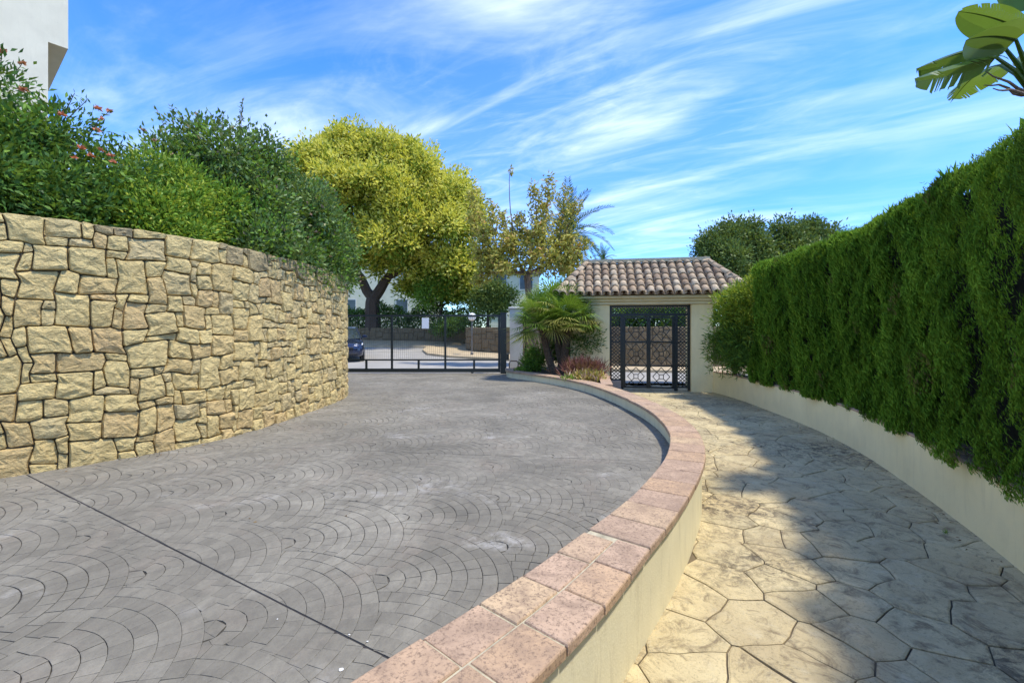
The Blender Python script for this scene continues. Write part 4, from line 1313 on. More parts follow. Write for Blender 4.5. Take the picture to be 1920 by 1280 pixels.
def flower_head(parent, c, r, mat, n=16):
    P = np.tile(np.array(c, float), (n, 1)); D = rdirs(n); D[:, 2] = np.abs(D[:, 2]) * 0.8; D = unit(D)
    quads_obj('flower', leaf_quads(P, D, r * rng.uniform(0.7, 1.1, n), r * 0.55), mat, parent, rng.random(n))
def shoot(parent, p, q, L=0.06, W=0.022, mat='leaf_abelia', step=0.045, head=None):
    p, q = Vector(p), Vector(q); mb = MB(); pts = limb(mb, p, q, 0.006, 0.0025, 0.06); mb.build('twig', 'bark_brown', parent)
    n = max(4, int((q - p).length / step)) * 2
    t_ = np.linspace(0.15, 1, n); A = np.array([list(x) for x in pts])
    P = np.stack([np.interp(t_ * (len(A) - 1), np.arange(len(A)), A[:, k]) for k in range(3)], 1)
    dr = np.array(list((q - p).normalized())); D = unit(dr * 0.7 + rng.normal(size=(n, 3)) * 0.6)
    quads_obj('shoot_leaves', leaf_quads(P, D, L * rng.uniform(.7, 1.2, n), W), mat, parent, rng.random(n))
    if head: flower_head(parent, q, head[1], head[0])

# shrubs on the stone wall
A = bush('flowering_shrub', 'dark green shrub dotted with orange flowers above the stone wall', 'shrub',
         [((-5.75, 4.75, 3.35), (1.0, 0.85, 1.05)), ((-5.05, 5.15, 3.2), (0.75, 0.7, 0.85)), ((-5.5, 4.35, 2.95), (0.9, 0.55, 0.55)), ((-6.9, 4.2, 3.3), (1.1, 1.0, 1.0)), ((-4.75, 4.75, 2.85), (0.5, 0.45, 0.4))],
         'leaf_dark', 46000, 0.08, 0.03, (-5.4, 5.0, 2.45), 2, stems=12, spread=0.085, m=10, mat2='leaf_mid', frac2=0.22)
for (px, py, Y, r_) in ((183, 205, 5.0, 0.06), (205, 209, 5.0, 0.045), (190, 224, 4.95, 0.04), (152, 278, 4.7, 0.05), (140, 297, 4.65, 0.04), (170, 293, 4.7, 0.045), (115, 216, 4.7, 0.05), (42, 120, 4.9, 0.045), (5, 98, 4.9, 0.06), (45, 170, 4.6, 0.055), (190, 283, 4.8, 0.05), (208, 292, 4.85, 0.05), (212, 304, 4.85, 0.04), (180, 245, 4.9, 0.05)):
    flower_head(A, px2w(px, py, Y), r_, 'petal_orange')
for (px, py, dx, dy) in ((205, 209, -40, 45), (140, 175, -20, 40), (42, 118, -25, 40), (5, 95, -10, 50), (185, 232, -45, 35), (165, 185, -40, 40)):
    shoot(A, px2w(px + dx, py + dy, 5.1), px2w(px, py, 5.0), 0.055, 0.02, 'leaf_dark')
B = bush('bright_shrub', 'bright fresh green feathery shrub above the stone wall between darker bushes', 'shrub',
         [((-4.55, 5.75, 3.05), (0.75, 0.7, 0.78)), ((-4.15, 5.55, 2.78), (0.42, 0.35, 0.42)), ((-4.65, 5.35, 2.8), (0.6, 0.4, 0.42)), ((-4.2, 6.1, 3.0), (0.55, 0.55, 0.6))],
         'leaf_mid', 34000, 0.068, 0.025, (-4.5, 5.75, 2.45), 4, stems=9, spread=0.075, m=11, tintbias=0.15, mat2='leaf_lime', frac2=0.28)
for (px, py, dx, dy) in ((268, 245, 10, 60), (292, 265, -5, 50)):
    shoot(B, px2w(px + dx, py + dy, 5.9), px2w(px, py, 5.8), 0.06, 0.022, 'leaf_mid', head=('petal_pale', 0.05))
C = bush('glossy_shrub', 'large arching shrub with small glossy leaves and pale pink flowers spilling over the stone wall', 'shrub',
         [((-4.25, 7.05, 3.62), (0.95, 1.0, 1.08)), ((-3.95, 7.9, 3.5), (0.78, 0.9, 1.15)), ((-3.78, 8.5, 3.2), (0.62, 0.75, 1.15)), ((-3.52, 7.2, 2.70), (0.38, 0.7, 0.40)), ((-3.45, 8.2, 2.70), (0.36, 0.75, 0.50)), ((-3.48, 8.85, 2.95), (0.38, 0.5, 0.85)), ((-3.68, 6.5, 2.82), (0.42, 0.5, 0.45)), ((-4.6, 6.6, 3.4), (0.7, 0.7, 0.95))],
         'leaf_abelia', 64000, 0.075, 0.040, (-4.2, 7.5, 2.45), 6, stems=16, spread=0.09, m=10, lump=0.18, mat2='leaf_mid', frac2=0.30)
for (px, py, dx, dy) in ((293, 203, 25, 60), (322, 200, 5, 55), (455, 188, -5, 70), (452, 212, -8, 60), (372, 212, 5, 40), (420, 212, -5, 40), (505, 245, -30, 25)):
    shoot(C, px2w(px + dx, py + dy, 7.0), px2w(px, py, 7.0), 0.075, 0.03, 'leaf_abelia')
for k in range(16):
    P, U = ell_shell(1, (-3.66, 8.0, 2.9), (0.45, 0.95, 0.55), 0.97, 5, 0.1)
    if U[0][0] < 0: P[0][0] += 2 * abs(U[0][0]) * 0.45
    flower_head(C, P[0], 0.05, 'petal_pale', 10)
# a tuft growing from a joint of the wall
wd = thing('wall_weed', (-3.58, 5.2, 2.1), 'little green weed growing out of a joint high in the stone wall', 'weed')
n = 60; c = px2w(361, 512, 5.18); P = np.tile(c, (n, 1)) + rng.normal(size=(n, 3)) * 0.02
quads_obj('foliage', leaf_quads(P, unit(rng.normal(size=(n, 3)) * 0.7 + np.array([0.4, -0.4, 0.2])), 0.05, 0.014), 'leaf_mid', wd, rng.random(n))

# shrubs between hedge and gatehouse
bush('narrow_leaf_shrub', 'dark narrow leaved shrub growing against the right pillar of the gatehouse', 'shrub',
     [((5.22, 11.0, 1.15), (0.42, 0.40, 0.68)), ((5.36, 10.6, 1.35), (0.42, 0.42, 0.7)), ((5.4, 10.4, 0.95), (0.38, 0.4, 0.45))],
     'leaf_dark', 9000, 0.13, 0.022, (5.4, 10.9, 0.5), 21, stems=9, spread=0.07, m=8, tintbias=0.15, mat2='leaf_mid', frac2=0.3)
bush('lime_shrub', 'yellow green leafy shrub between the cypress hedge and the gatehouse', 'shrub',
     [((5.2, 10.75, 2.05), (0.42, 0.38, 0.48)), ((5.42, 10.45, 2.3), (0.40, 0.38, 0.50)), ((5.62, 10.3, 1.6), (0.42, 0.36, 0.9)), ((5.95, 10.4, 2.7), (0.45, 0.4, 0.45))],
     'leaf_lime', 11000, 0.12, 0.024, (5.65, 10.4, 0.5), 23, stems=9, spread=0.07, m=8, mat2='leaf_mid', frac2=0.2)

# ------------------------------------------------------------------ palms
def fan_leaf(P_, T_, hub, d, R0, nl, mat_sel, spread=R(200), droop=0.25):
    """leaflets of one palmate leaf at hub, axis d"""
    d = d.normalized(); up = Vector((0, 0, 1))
    sx = d.cross(up)
    sx = sx.normalized() if sx.length > 0.05 else Vector((1, 0, 0))
    tint = random.uniform(0.25, 0.75)
    for k in range(nl):
        a = -spread / 2 + spread * k / (nl - 1)
        dv = (d * math.cos(a) + sx * math.sin(a)).normalized()
        nn = sx.cross(d).normalized()
        dv = (dv + nn * 0.16 * math.cos(a * 2)).normalized()
        l = R0 * (0.72 + 0.28 * math.cos(a)) * random.uniform(0.9, 1.08); w = 0.026
        side = nn.cross(dv).normalized() * w * 0.5
        m1 = hub + dv * l * 0.55; tip = hub + dv * l + Vector((0, 0, -droop * l * random.uniform(0.5, 1.2)))
        P_.append([hub, m1 + side, tip, m1 - side]); T_.append(min(1, max(0, tint + random.uniform(-.2, .2))))
def fan_palm():
    fp = thing('fan_palm', (1.3, 12.6, 0.44), 'bushy fan palm with two dark trunks in the bed beside the gatehouse', 'palm')
    heads = [((1.12, 12.3, 0.40), (0.78, 12.2, 1.75), 0.085), ((1.35, 12.4, 0.40), (1.52, 12.2, 1.85), 0.095), ((1.4, 12.5, 0.40), (1.15, 12.5, 2.15), 0.085)]
    old_q, old_t, new_q, new_t = [], [], [], []
    pet = MB()
    for (b, h, r_) in heads:
        mb = MB(); limb(mb, b, h, r_ * 1.25, r_, 0.03, 9)
        # shaggy leaf bases
        bv, hv = Vector(b), Vector(h)
        for k in range(46):
            u = random.uniform(0.02, 0.98); c = bv.lerp(hv, u); a = random.uniform(0, 6.28)
            o_ = Vector((math.cos(a), math.sin(a), 0)) * r_ * 0.9
            mb.beam(c + o_, c + o_ * 1.55 + Vector((0, 0, 0.13)), 0.035, 0.018)
        mb.build('trunk', 'bark_palm', fp)
        for k in range(58):
            el = random.uniform(-25, 80); az = random.uniform(0, 360)
            d = Vector((math.cos(R(az)) * math.cos(R(el)), math.sin(R(az)) * math.cos(R(el)), math.sin(R(el))))
            st = Vector(h) + Vector((0, 0, random.uniform(-0.12, 0.05))); L = random.uniform(0.38, 0.62)
            hub = st + d * L
            pet.tube([st, st.lerp(hub, 0.5) + Vector((0, 0, 0.03)), hub], [0.012, 0.009, 0.006], 5)
            ax = (d + Vector((0, 0, -0.25))).normalized()
            old = el < 15 and random.random() < 0.6
            fan_leaf(old_q if old else new_q, old_t if old else new_t, hub, ax, random.uniform(0.5, 0.68), 22, 0, R(random.uniform(170, 230)), random.uniform(0.08, 0.3))
    pet.build('petioles', 'leaf_mid', fp)
    for q, t_, mt in ((new_q, new_t, 'leaf_palm'), (old_q, old_t, 'leaf_palm_old')):
        quads_obj('fronds', np.array([[list(v) for v in f] for f in q]).reshape(-1, 3), mt, fp, t_)
fan_palm()
def feather_palm(name, label, base, top, nf, FL, trunk_r, mat='leaf_date', seed=1, elmin=-20):
    pl = thing(name, base, label, 'palm')
    mb = MB(); limb(mb, base, top, trunk_r * 1.2, trunk_r, 0.03, 9); mb.build('trunk', 'bark_palm', pl)
    Q = []; T = []; rb = MB()
    for k in range(nf):
        az = k * 137.5 + random.uniform(-12, 12); el = elmin + (85 - elmin) * ((k + 0.5) / nf)
        d = Vector((math.cos(R(az)) * math.cos(R(el)), math.sin(R(az)) * math.cos(R(el)), math.sin(R(el))))
        p = Vector(top); pts = [p.copy()]; L = FL * random.uniform(0.85, 1.1); ns = 12
        for i in range(ns):
            p = p + d * L / ns; d = (d + Vector((0, 0, -0.115 * (1.2 - 0.4 * el / 85)))).normalized(); pts.append(p.copy())
        rb.tube(pts, [0.022 * (1 - 0.8 * i / ns) for i in range(ns + 1)], 4)
        ti = random.uniform(0.2, 0.8)
        for i in range(1, ns):
            ax = (pts[i + 1] - pts[i]).normalized(); sd_ = ax.cross(Vector((0, 0, 1))); sd_ = sd_.normalized() if sd_.length > .05 else Vector((1, 0, 0)); up = sd_.cross(ax)
            for half in range(3):
                o_ = pts[i].lerp(pts[i + 1], half / 3)
                for sg in (-1, 1):
                    ld = (ax * 0.65 + sd_ * sg * 0.75 + up * 0.22 + Vector((random.uniform(-.1, .1), random.uniform(-.1, .1), random.uniform(-.15, .05)))).normalized()
                    ll = FL * 0.19 * math.sin(math.pi * (0.12 + 0.84 * i / ns)) ** 0.7; w_ = ax * 0.034 * FL / 2.6
                    Q.append([o_ - w_, o_ + ld * ll * 0.5 - w_ * 0.8, o_ + ld * ll, o_ + ld * ll * 0.5 + w_ * 0.8]); T.append(min(1, max(0, ti + random.uniform(-.2, .2))))
    rb.build('frond_ribs', 'leaf_mid', pl)
    quads_obj('fronds', np.array([[list(v) for v in f] for f in Q]).reshape(-1, 3), mat, pl, T)
pc = px2w(1066, 442, 24)
feather_palm('date_palm', 'date palm with arching feathery fronds behind the sparse bronze leaved tree', (pc[0] + 0.2, 24.2, 1.72), tuple(pc), 38, 2.7, 0.2)
pc = px2w(1131, 487, 36)
feather_palm('distant_palm', 'distant palm crown peeking over the left end of the tiled roof', (pc[0], 36.2, 1.72), tuple(pc), 22, 1.3, 0.16)

# low planting in the palm bed
def spiky(name, label, c, r, n, L, W, mat, mat2=None, seed=1):
    th = thing(name, c, label, 'plant')
    for mt, k in ((mat, n), (mat2, n // 2)):
        if not mt: continue
        P = np.array(c) + rng.normal(size=(k, 3)) * np.array([r, r, 0.02]) * 0.55
        D = unit(np.array([0, 0, 1.0]) + rng.normal(size=(k, 3)) * 0.42)
        t0 = rng.uniform(0, 0.6, k)[:, None] * L
        quads_obj('foliage', leaf_quads(P + D * t0, unit(D + 0.35 * rng.normal(size=(k, 3))), L * rng.uniform(0.35, 0.75, k), W), mt, th, rng.random(k))
    mb = MB()
    for k in range(7):
        limb(mb, c, Vector(c) + Vector((random.uniform(-r, r), random.uniform(-r, r), L * 0.8)), 0.008, 0.003, 0.05)
    mb.build('stems', 'bark_brown', th)
    return th
spiky('red_shrub', 'red brown feathery shrub at the foot of the gatehouse left pillar', (1.78, 11.2, 0.44), 0.36, 1300, 0.52, 0.022, 'leaf_red')
spiky('orange_shrub', 'low orange tipped plant along the coping before the red shrub', (1.72, 10.55, 0.44), 0.26, 600, 0.26, 0.03, 'leaf_bronze', 'petal_pale')
spiky('ground_cover', 'small green ground cover plant at the edge of the palm bed coping', (1.45, 10.55, 0.44), 0.22, 420, 0.15, 0.035, 'leaf_mid')
bush('round_green_bush', 'small rounded green bush behind the fan palm trunks by the wire fence', 'bush',
     [((0.72, 13.5, 0.78), (0.38, 0.3, 0.42)), ((0.55, 13.1, 0.55), (0.25, 0.25, 0.22))], 'leaf_mid', 2600, 0.08, 0.03, (0.7, 13.5, 0.44), 31, stems=4, spread=0.06, m=8)
spiky('bed_edge_plant', 'tiny leafy plant near the metal hoop at the end of the coping', (0.28, 12.75, 0.44), 0.16, 260, 0.16, 0.03, 'leaf_mid')
bush('shade_bush', 'dark bushy undergrowth against the gatehouse wall behind the fan palm', 'bush',
     [((1.95, 12.5, 1.35), (0.5, 0.3, 0.75)), ((1.4, 13.2, 1.0), (0.5, 0.3, 0.5))], 'leaf_dark', 4200, 0.12, 0.026, (1.8, 12.6, 0.44), 33, stems=5, spread=0.08, m=8, tintbias=0.1)

# ------------------------------------------------------------------ trees
def tree(name, label, base, lobes, trunkpts, barkmat, mats, n, L, W, seed, group=None, spread=0.3, m=12, inner=0.6, lump=0.22, zmin=-0.7, fork=None):
    """lobes: (px,py,Y,rpx); mats: [(mat, share, rmin, rmax, zlo)]"""
    th = thing(name, base, label, 'tree', group)
    mb = MB()
    for (p, q, r0, r1) in trunkpts: limb(mb, p, q, r0, r1, 0.10, 8)
    LW = []
    for (px, py, Y, rp) in lobes:
        c = px2w(px, py, Y); r_ = rp * Y / F_PX; LW.append((c, r_))
    if fork is not None:
        for (c, r_) in LW:
            f = min(fork, key=lambda q: (Vector(q) - Vector(c)).length)
            pts = limb(mb, f, Vector(c), 0.05 + r_ * 0.035, 0.02, 0.14)
            for k in range(3):
                dv = Vector(rdirs(1)[0]); dv.z = abs(dv.z) * 0.7
                limb(mb, pts[4 + k % 3], Vector(c) + dv * r_ * 0.75, 0.025 + r_ * 0.012, 0.008, 0.12)
    mb.build('trunk', barkmat, th)
    LW = [(c2, float(r2[0])) for c, r_ in LW for c2, r2 in sublobes(c, r_, 9, 0.44, 0.66, -0.5)]
    tot = sum(r_ ** 2 for c, r_ in LW)
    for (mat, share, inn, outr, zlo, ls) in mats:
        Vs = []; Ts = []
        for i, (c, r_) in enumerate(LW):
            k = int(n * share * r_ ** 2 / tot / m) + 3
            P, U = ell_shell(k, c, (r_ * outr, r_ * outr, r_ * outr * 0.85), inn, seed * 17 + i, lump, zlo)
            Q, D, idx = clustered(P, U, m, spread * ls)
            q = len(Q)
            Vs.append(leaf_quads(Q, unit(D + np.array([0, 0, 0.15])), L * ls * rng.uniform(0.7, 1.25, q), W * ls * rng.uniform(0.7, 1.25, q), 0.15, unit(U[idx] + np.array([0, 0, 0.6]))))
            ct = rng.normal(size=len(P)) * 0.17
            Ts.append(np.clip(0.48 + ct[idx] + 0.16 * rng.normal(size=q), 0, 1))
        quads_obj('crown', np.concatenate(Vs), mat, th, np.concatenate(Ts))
    return th
YT = 28.6
tb_ = px2w(699, 590, YT)
fk = px2w(700, 560, YT)
l1 = px2w(660, 498, YT); l2 = px2w(752, 472, YT); l3 = px2w(728, 520, YT); l4 = px2w(850, 478, YT - 1); l5 = px2w(700, 400, YT); l6 = px2w(790, 400, YT); l7 = px2w(630, 420, YT + 1)
tree('golden_tree', 'large spreading tree with bright yellow green crown and forked dark trunk beyond the sliding gate', (float(tb_[0]), YT, 1.72),
     [(600, 328, 28, 62), (572, 326, 29.5, 36), (655, 293, 29, 58), (720, 303, 28, 55), (775, 328, 28, 58), (835, 378, 27.5, 60), (872, 428, 27.5, 45), (640, 368, 26.5, 60), (705, 358, 26, 55),
      (760, 398, 26, 55), (815, 433, 26, 60), (735, 453, 25.5, 52), (690, 428, 26.5, 30), (630, 428, 27, 50), (865, 498, 27, 45), (800, 508, 27.5, 42), (660, 488, 28, 30), (622, 284, 29, 30), (690, 286, 29, 34), (765, 300, 29, 34), (840, 548, 27.5, 28), (880, 388, 28, 25), (655, 463, 26.5, 38), (715, 498, 27.5, 30), (775, 488, 27, 40), (835, 503, 26.5, 42), (880, 548, 27, 30), (640, 513, 28.5, 26), (770, 543, 28.8, 28)],
     [((tb_[0], YT, 1.6), fk, 0.52, 0.42), (fk, l1, 0.34, 0.22), (fk, l3, 0.36, 0.28), (l3, l2, 0.26, 0.2), (l3, l4, 0.2, 0.1), (l1, l7, 0.2, 0.12), (l2, l5, 0.17, 0.1), (l2, l6, 0.17, 0.1)],
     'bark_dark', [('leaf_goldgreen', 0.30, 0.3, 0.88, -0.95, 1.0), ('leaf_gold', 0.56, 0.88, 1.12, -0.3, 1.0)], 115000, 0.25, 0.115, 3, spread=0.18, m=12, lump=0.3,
     fork=[l1, l2, l4, l5, l6, l7])
# bronze, sparse tree behind the fan palm
YB2 = 17.0
def bronze():
    b = px2w(1000, 600, YB2); b[2] = 0.9
    th = thing('bronze_tree', tuple(b), 'sparse tree with curled bronze yellow leaves and bare upright shoots behind the fan palm', 'tree')
    mb = MB(); f = px2w(988, 515, YB2); limb(mb, Vector((b[0] + 0.25, YB2, 0.2)), f, 0.17, 0.12, 0.06)
    tips = [(958, 312, 0.2), (1000, 350, 0), (1030, 332, -.4), (1060, 352, .3), (1084, 378, 0), (922, 382, -.5), (938, 400, .5), (975, 402, 0), (905, 430, -.3), (893, 470, .3), (1075, 440, -.5), (1090, 480, .4), (1050, 420, .8), (1010, 420, -.9),
            (955, 450, -.8), (930, 470, .9), (1040, 480, -.7), (985, 440, .7), (1100, 455, .2), (910, 500, .2), (1070, 510, 0), (950, 500, -1.0), (1020, 380, 0.5), (885, 355, .6), (1000, 480, -1.1), (1085, 500, .8), (880, 400, 0.3), (890, 530, 0.2)]
    hubs = [px2w(960, 470, YB2), px2w(1015, 460, YB2 - .2), px2w(1040, 490, YB2 + .3), px2w(930, 500, YB2 + .2)]
    for h in hubs: limb(mb, f, h, 0.075, 0.045, 0.1)
    Q = []; 
    for (px, py, dy) in tips:
        t_ = px2w(px, py, YB2 + dy); h = min(hubs, key=lambda q: abs(q[0] - t_[0]) * 1.5 + abs(q[2] - t_[2]))
        pts = limb(mb, h, t_, 0.03, 0.008, 0.10)
        lone = py < 325
        A_ = np.array([list(p) for p in pts])
        m = 16 if lone else 250
        u = rng.uniform(0.9, 1.0, m) if lone else rng.uniform(0.2, 1.0, m) ** 0.7
        P = np.stack([np.interp(u * (len(A_) - 1), np.arange(len(A_)), A_[:, k]) for k in range(3)], 1)
        Q.append(P + rng.normal(size=(m, 3)) * (0.05 if lone else 0.24) * (1.15 - u[:, None] * 0.75))
    mb.build('trunk', 'bark_brown', th)
    P = np.concatenate(Q); n = len(P)
    D = unit(rng.normal(size=(n, 3)) * 0.7 + np.array([0, 0, -0.10]))
    quads_obj('crown', leaf_quads(P, D, rng.uniform(0.13, 0.23, n), rng.uniform(0.05, 0.085, n), 0.3), 'leaf_bronze', th, np.clip(0.42 + 0.27 * rng.normal(size=n), 0, 1))
    # green lower foliage
    n = 2600; P, U = ell_shell(n, px2w(985, 480, YB2), (1.9, 0.9, 0.95), 0.3, 3, 0.35)
    quads_obj('crown', leaf_quads(P, rdirs(n), 0.18, 0.075), 'leaf_bronze', th, 0.5 * rng.random(n))
bronze()
GRP = 'round trees behind the gatehouse roof'
for (nm, lab, lob, bx, sd_) in (('evergreen_tree', 'dense round dark green tree directly behind the right end of the tiled roof', [(1345, 465, 22, 38), (1388, 452, 22.5, 40), (1420, 478, 22, 36), (1370, 510, 21.5, 48), (1432, 515, 22, 40), (1326, 478, 22.5, 24), (1400, 540, 22, 45), (1360, 440, 22.5, 20), (1410, 432, 22.5, 18)], 1385, 5),
                        ('evergreen_tree', 'dense olive green tree rising behind the cypress hedge beside the dark round tree', [(1468, 445, 23, 30), (1505, 448, 23.5, 36), (1545, 455, 23.5, 34), (1490, 485, 22.5, 45), (1535, 490, 23, 45), (1463, 480, 23, 28), (1520, 430, 23.5, 18), (1580, 480, 24, 40), (1500, 530, 23, 50)], 1510, 8)):
    b = px2w(bx, 600, 22.5); b[2] = 1.72
    f = px2w(bx, 530, 22.5)
    tree(nm, lab, tuple(b), lob, [((b[0], b[1], 1.6), f, 0.24, 0.16)], 'bark_dark', [('leaf_olive', 1.0, 0.45, 1.0, -0.95, 1.0)], 26000, 0.17, 0.075, sd_, group=GRP, spread=0.17, m=14, lump=0.25, fork=[f])
for (lab, lob, bx, Y, mt) in (('small green tree with thin dark trunk behind the white notice of the sliding gate', [(820, 545, 27, 32), (850, 555, 27.5, 30), (800, 560, 27, 24), (835, 520, 27, 24)], 826, 27.8, 'leaf_mid'),
                          ('grey green small tree behind the globe lamp beyond the sliding gate', [(925, 550, 25, 26), (905, 565, 25, 22), (945, 560, 25.5, 22), (930, 575, 25, 20)], 915, 25.2, 'leaf_olive'),
                          ('green tree across the road seen through the lattice of the pedestrian gate', [(1190, 590, 23, 34), (1230, 575, 24, 38), (1270, 590, 23, 34), (1160, 585, 24, 30), (1215, 560, 24, 30)], 1225, 23.5, 'leaf_mid')):
    b = px2w(bx, 600, Y); b[2] = 1.72; f = px2w(bx + 2, 575, Y)
    tree('small_tree', lab, tuple(b), lob, [((b[0], b[1], 1.6), f, 0.10, 0.07)], 'bark_dark', [(mt, 1.0, 0.4, 1.0, -0.9, 1.0)], 7000, 0.17, 0.07, 40 + bx, group='small trees across the road', spread=0.16, m=10, fork=[f])
# far clipped hedge on the retaining wall
def far_hedge(label, sa, sb, hh, n, base):
    th = thing('far_hedge', base, label, 'hedge')
    s_ = rng.uniform(sa, sb, n); X, Y = retain.off(s_, rng.uniform(-1.3, -0.2, n)); z = 1.45 + rng.random(n) ** 0.8 * (hh + 0.25 * np.cos(s_ * 2.1) + 0.2 * np.cos(s_ * 5))
    P = np.stack([X, Y, z], 1); D = unit(rng.normal(size=(n, 3)) + np.array([0, -0.3, 0.2]))
    quads_obj('foliage', leaf_quads(P, D, rng.uniform(0.12, 0.22, n), 0.09), 'leaf_dark', th, np.clip(0.35 + 0.25 * rng.normal(size=n), 0, 1))
    mb = MB()
    for x in np.linspace(sa + 0.5, sb - 0.5, 18):
        X, Y = retain.off(x, -0.75); limb(mb, (float(X), float(Y), 1.6), (float(X) + random.uniform(-.2, .2), float(Y), 2.7), 0.03, 0.01)
    mb.build('stems', 'bark_dark', th)
far_hedge('dark bushy hedge on the stone retaining wall under the golden tree', 9, 24.5, 1.62, 15000, (-9, 28.8, 1.72))
far_hedge('dark bushy hedge on the stone retaining wall seen through the pedestrian gate', 29.5, 43.0, 1.15, 15000, (5, 20.5, 1.72))
bush('overhanging_bush', 'dark bush hanging over the step in the stone retaining wall beyond the gate', 'bush', [(tuple(px2w(833, 617, 26.2)), (0.75, 0.6, 0.45)), (tuple(px2w(855, 608, 25.6)), (0.8, 0.6, 0.5))], 'leaf_dark', 2600, 0.14, 0.06, (-3.6, 26.8, 1.7), 51, stems=4, spread=0.12)

# ------------------------------------------------------------------ paddle-leaved plant behind the hedge (top right)
def paddle():
    th = thing('paddle_leaf_plant', (5.35, 4.75, 0.5), 'tall tropical plant with big split paddle leaves rising behind the hedge', 'plant')
    mb = MB(); pts = limb(mb, (5.4, 4.8, 0.5), (5.06, 4.42, 3.95), 0.09, 0.055, 0.05, 9); mb.build('trunk', 'bark_brown', th)
    top = Vector((5.06, 4.42, 3.9))
    def leaf(pet, d0, L, Wd, droop, fold, splits, twist=0.0):
        """pet: petiole end; d0 direction of blade"""
        m2 = MB(); mid = top.lerp(pet, 0.5) + Vector((0, 0, 0.05)); m2.tube([top, mid, pet], [0.028, 0.02, 0.013], 7)
        p = Vector(pet); d = Vector(d0).normalized(); ns = 26; pts = [p.copy()]
        for i in range(ns):
            p = p + d * L / ns; d = (d + Vector((0, 0, -droop / ns))).normalized(); pts.append(p.copy())
        m2.tube(pts, [0.012 * (1 - 0.85 * i / ns) for i in range(ns + 1)], 5); st = m2.build('petiole', 'leaf_paddle', th)
        Q = []; T = []; ti = random.uniform(0.3, 0.7)
        for sg in (-1, 1):
            gapn = 0; lag = 0.0
            for i in range(ns):
                u0, u1 = i / ns, (i + 1) / ns
                wf = lambda u: Wd * (math.sin(math.pi * min(1, (0.06 + 0.94 * u) ** 0.8)) ** 0.55)
                ax = (pts[i + 1] - pts[i]).normalized(); sd_ = ax.cross(Vector((0, 0, 1))).normalized(); up = sd_.cross(ax)
                sd_ = (Matrix.Rotation(twist, 3, ax) @ sd_); up = sd_.cross(ax)
                lat = (sd_ * sg * math.cos(fold) - up * math.sin(fold)).normalized()
                sweep = ax * 0.35
                cut = random.random() < splits
                w0, w1 = wf(u0), wf(u1)
                a, b = pts[i], pts[i + 1]
                sh = 0.0015 if not cut else 0.0
                e0 = a + (lat + sweep).normalized() * w0 - up * w0 * 0.10; e1 = b + (lat + sweep).normalized() * w1 - up * w1 * 0.10
                m0 = a + (lat + sweep * 0.5).normalized() * w0 * 0.5 + up * w0 * 0.05; m1 = b + (lat + sweep * 0.5).normalized() * w1 * 0.5 + up * w1 * 0.05
                if cut: e1 = e0.lerp(e1, 0.45) - up * 0.02 ; e0 = e0 - up * random.uniform(0, 0.05)
                for q in ((a, m0, m1, b), (m0, e0, e1, m1)):
                    Q.append(q); T.append(min(1, max(0, ti + random.uniform(-.06, .06))))
        quads_obj('leaf', np.array([[list(v) for v in f] for f in Q]).reshape(-1, 3), 'leaf_paddle', th, T)
    W = lambda px, py, Y: Vector(px2w(px, py, Y))
    leaf(W(1868, 108, 4.2), W(1690, 128, 4.05) - W(1868, 108, 4.2), 0.92, 0.20, 0.25, 0.55, 0.30, 0.25)
    leaf(W(1880, 85, 4.3), W(1725, 88, 4.35) - W(1880, 70, 4.3), 0.80, 0.19, 0.35, 0.5, 0.10, 0.3)
    leaf(W(1905, 75, 4.15), W(1800, 45, 4.0) - W(1905, 75, 4.15), 0.62, 0.22, 0.45, 0.35, 0.04, 0.5)
    leaf(W(1925, 60, 4.3), W(1850, 20, 4.4) - W(1925, 60, 4.3), 0.60, 0.20, 0.5, 0.35, 0.04, 0.4)
    leaf(W(1925, 20, 4.4), Vector((0.05, 0.1, 1.0)), 0.7, 0.2, 0.3, 0.4, 0.1)
    leaf(Vector((5.3, 4.6, 4.5)), Vector((0.7, 0.5, 0.4)), 0.9, 0.24, 0.6, 0.4, 0.2)
    leaf(Vector((5.25, 4.2, 4.4)), Vector((0.9, -0.3, 0.3)), 0.9, 0.24, 0.9, 0.4, 0.25)
    leaf(Vector((5.15, 4.8, 4.4)), Vector((0.3, 0.8, 0.4)), 0.9, 0.22, 0.8, 0.4, 0.2)
    mb = MB()
    for (px, py, Y) in ((1850, 135, 4.2), (1862, 166, 4.1), (1845, 160, 4.3)):
        limb(mb, top, W(px, py, Y), 0.018, 0.004, 0.1)
    mb.build('dry_stalks', 'bark_brown', th)
paddle()

# ------------------------------------------------------------------ buildings
ub = Vector((0.62, 0.785, 0)).normalized(); vb = Vector((-ub.y, ub.x, 0))    # facade direction, inward
def obox(mb, o, a0, a1, b0, b1, z0, z1):
    V = [o + ub * a + vb * b + Vector((0, 0, z)) for z in (z0, z1) for (a, b) in ((a0, b0), (a1, b0), (a1, b1), (a0, b1))]
    mb.add(V, [(0, 3, 2, 1), (4, 5, 6, 7), (0, 1, 5, 4), (1, 2, 6, 5), (2, 3, 7, 6), (3, 0, 4, 7)]); return mb
bo = Vector((-8.78, 9.0, 0))
wb = thing('white_house', (-13, 6, 2.45), 'tall off white building with projecting upper storey behind the flowering shrub', 'building')
obox(MB(), bo, -9, -0.28, 0.0, 7, 2.3, 7.17).build('wall', 'white_render', wb)
obox(MB(), bo, -9, 0.0, 0.0, 7, 7.17, 13.0).build('upper_wall', 'white_render', wb)
obox(MB(), bo, -9.1, 0.1, -0.1, 7.1, 13.0, 13.2).build('roof_edge', 'white_render', wb)
bal = obox(MB(), bo, -4.2, -1.38, -0.9, 0.0, 5.2, 6.35).build('balcony', 'white_render', wb)
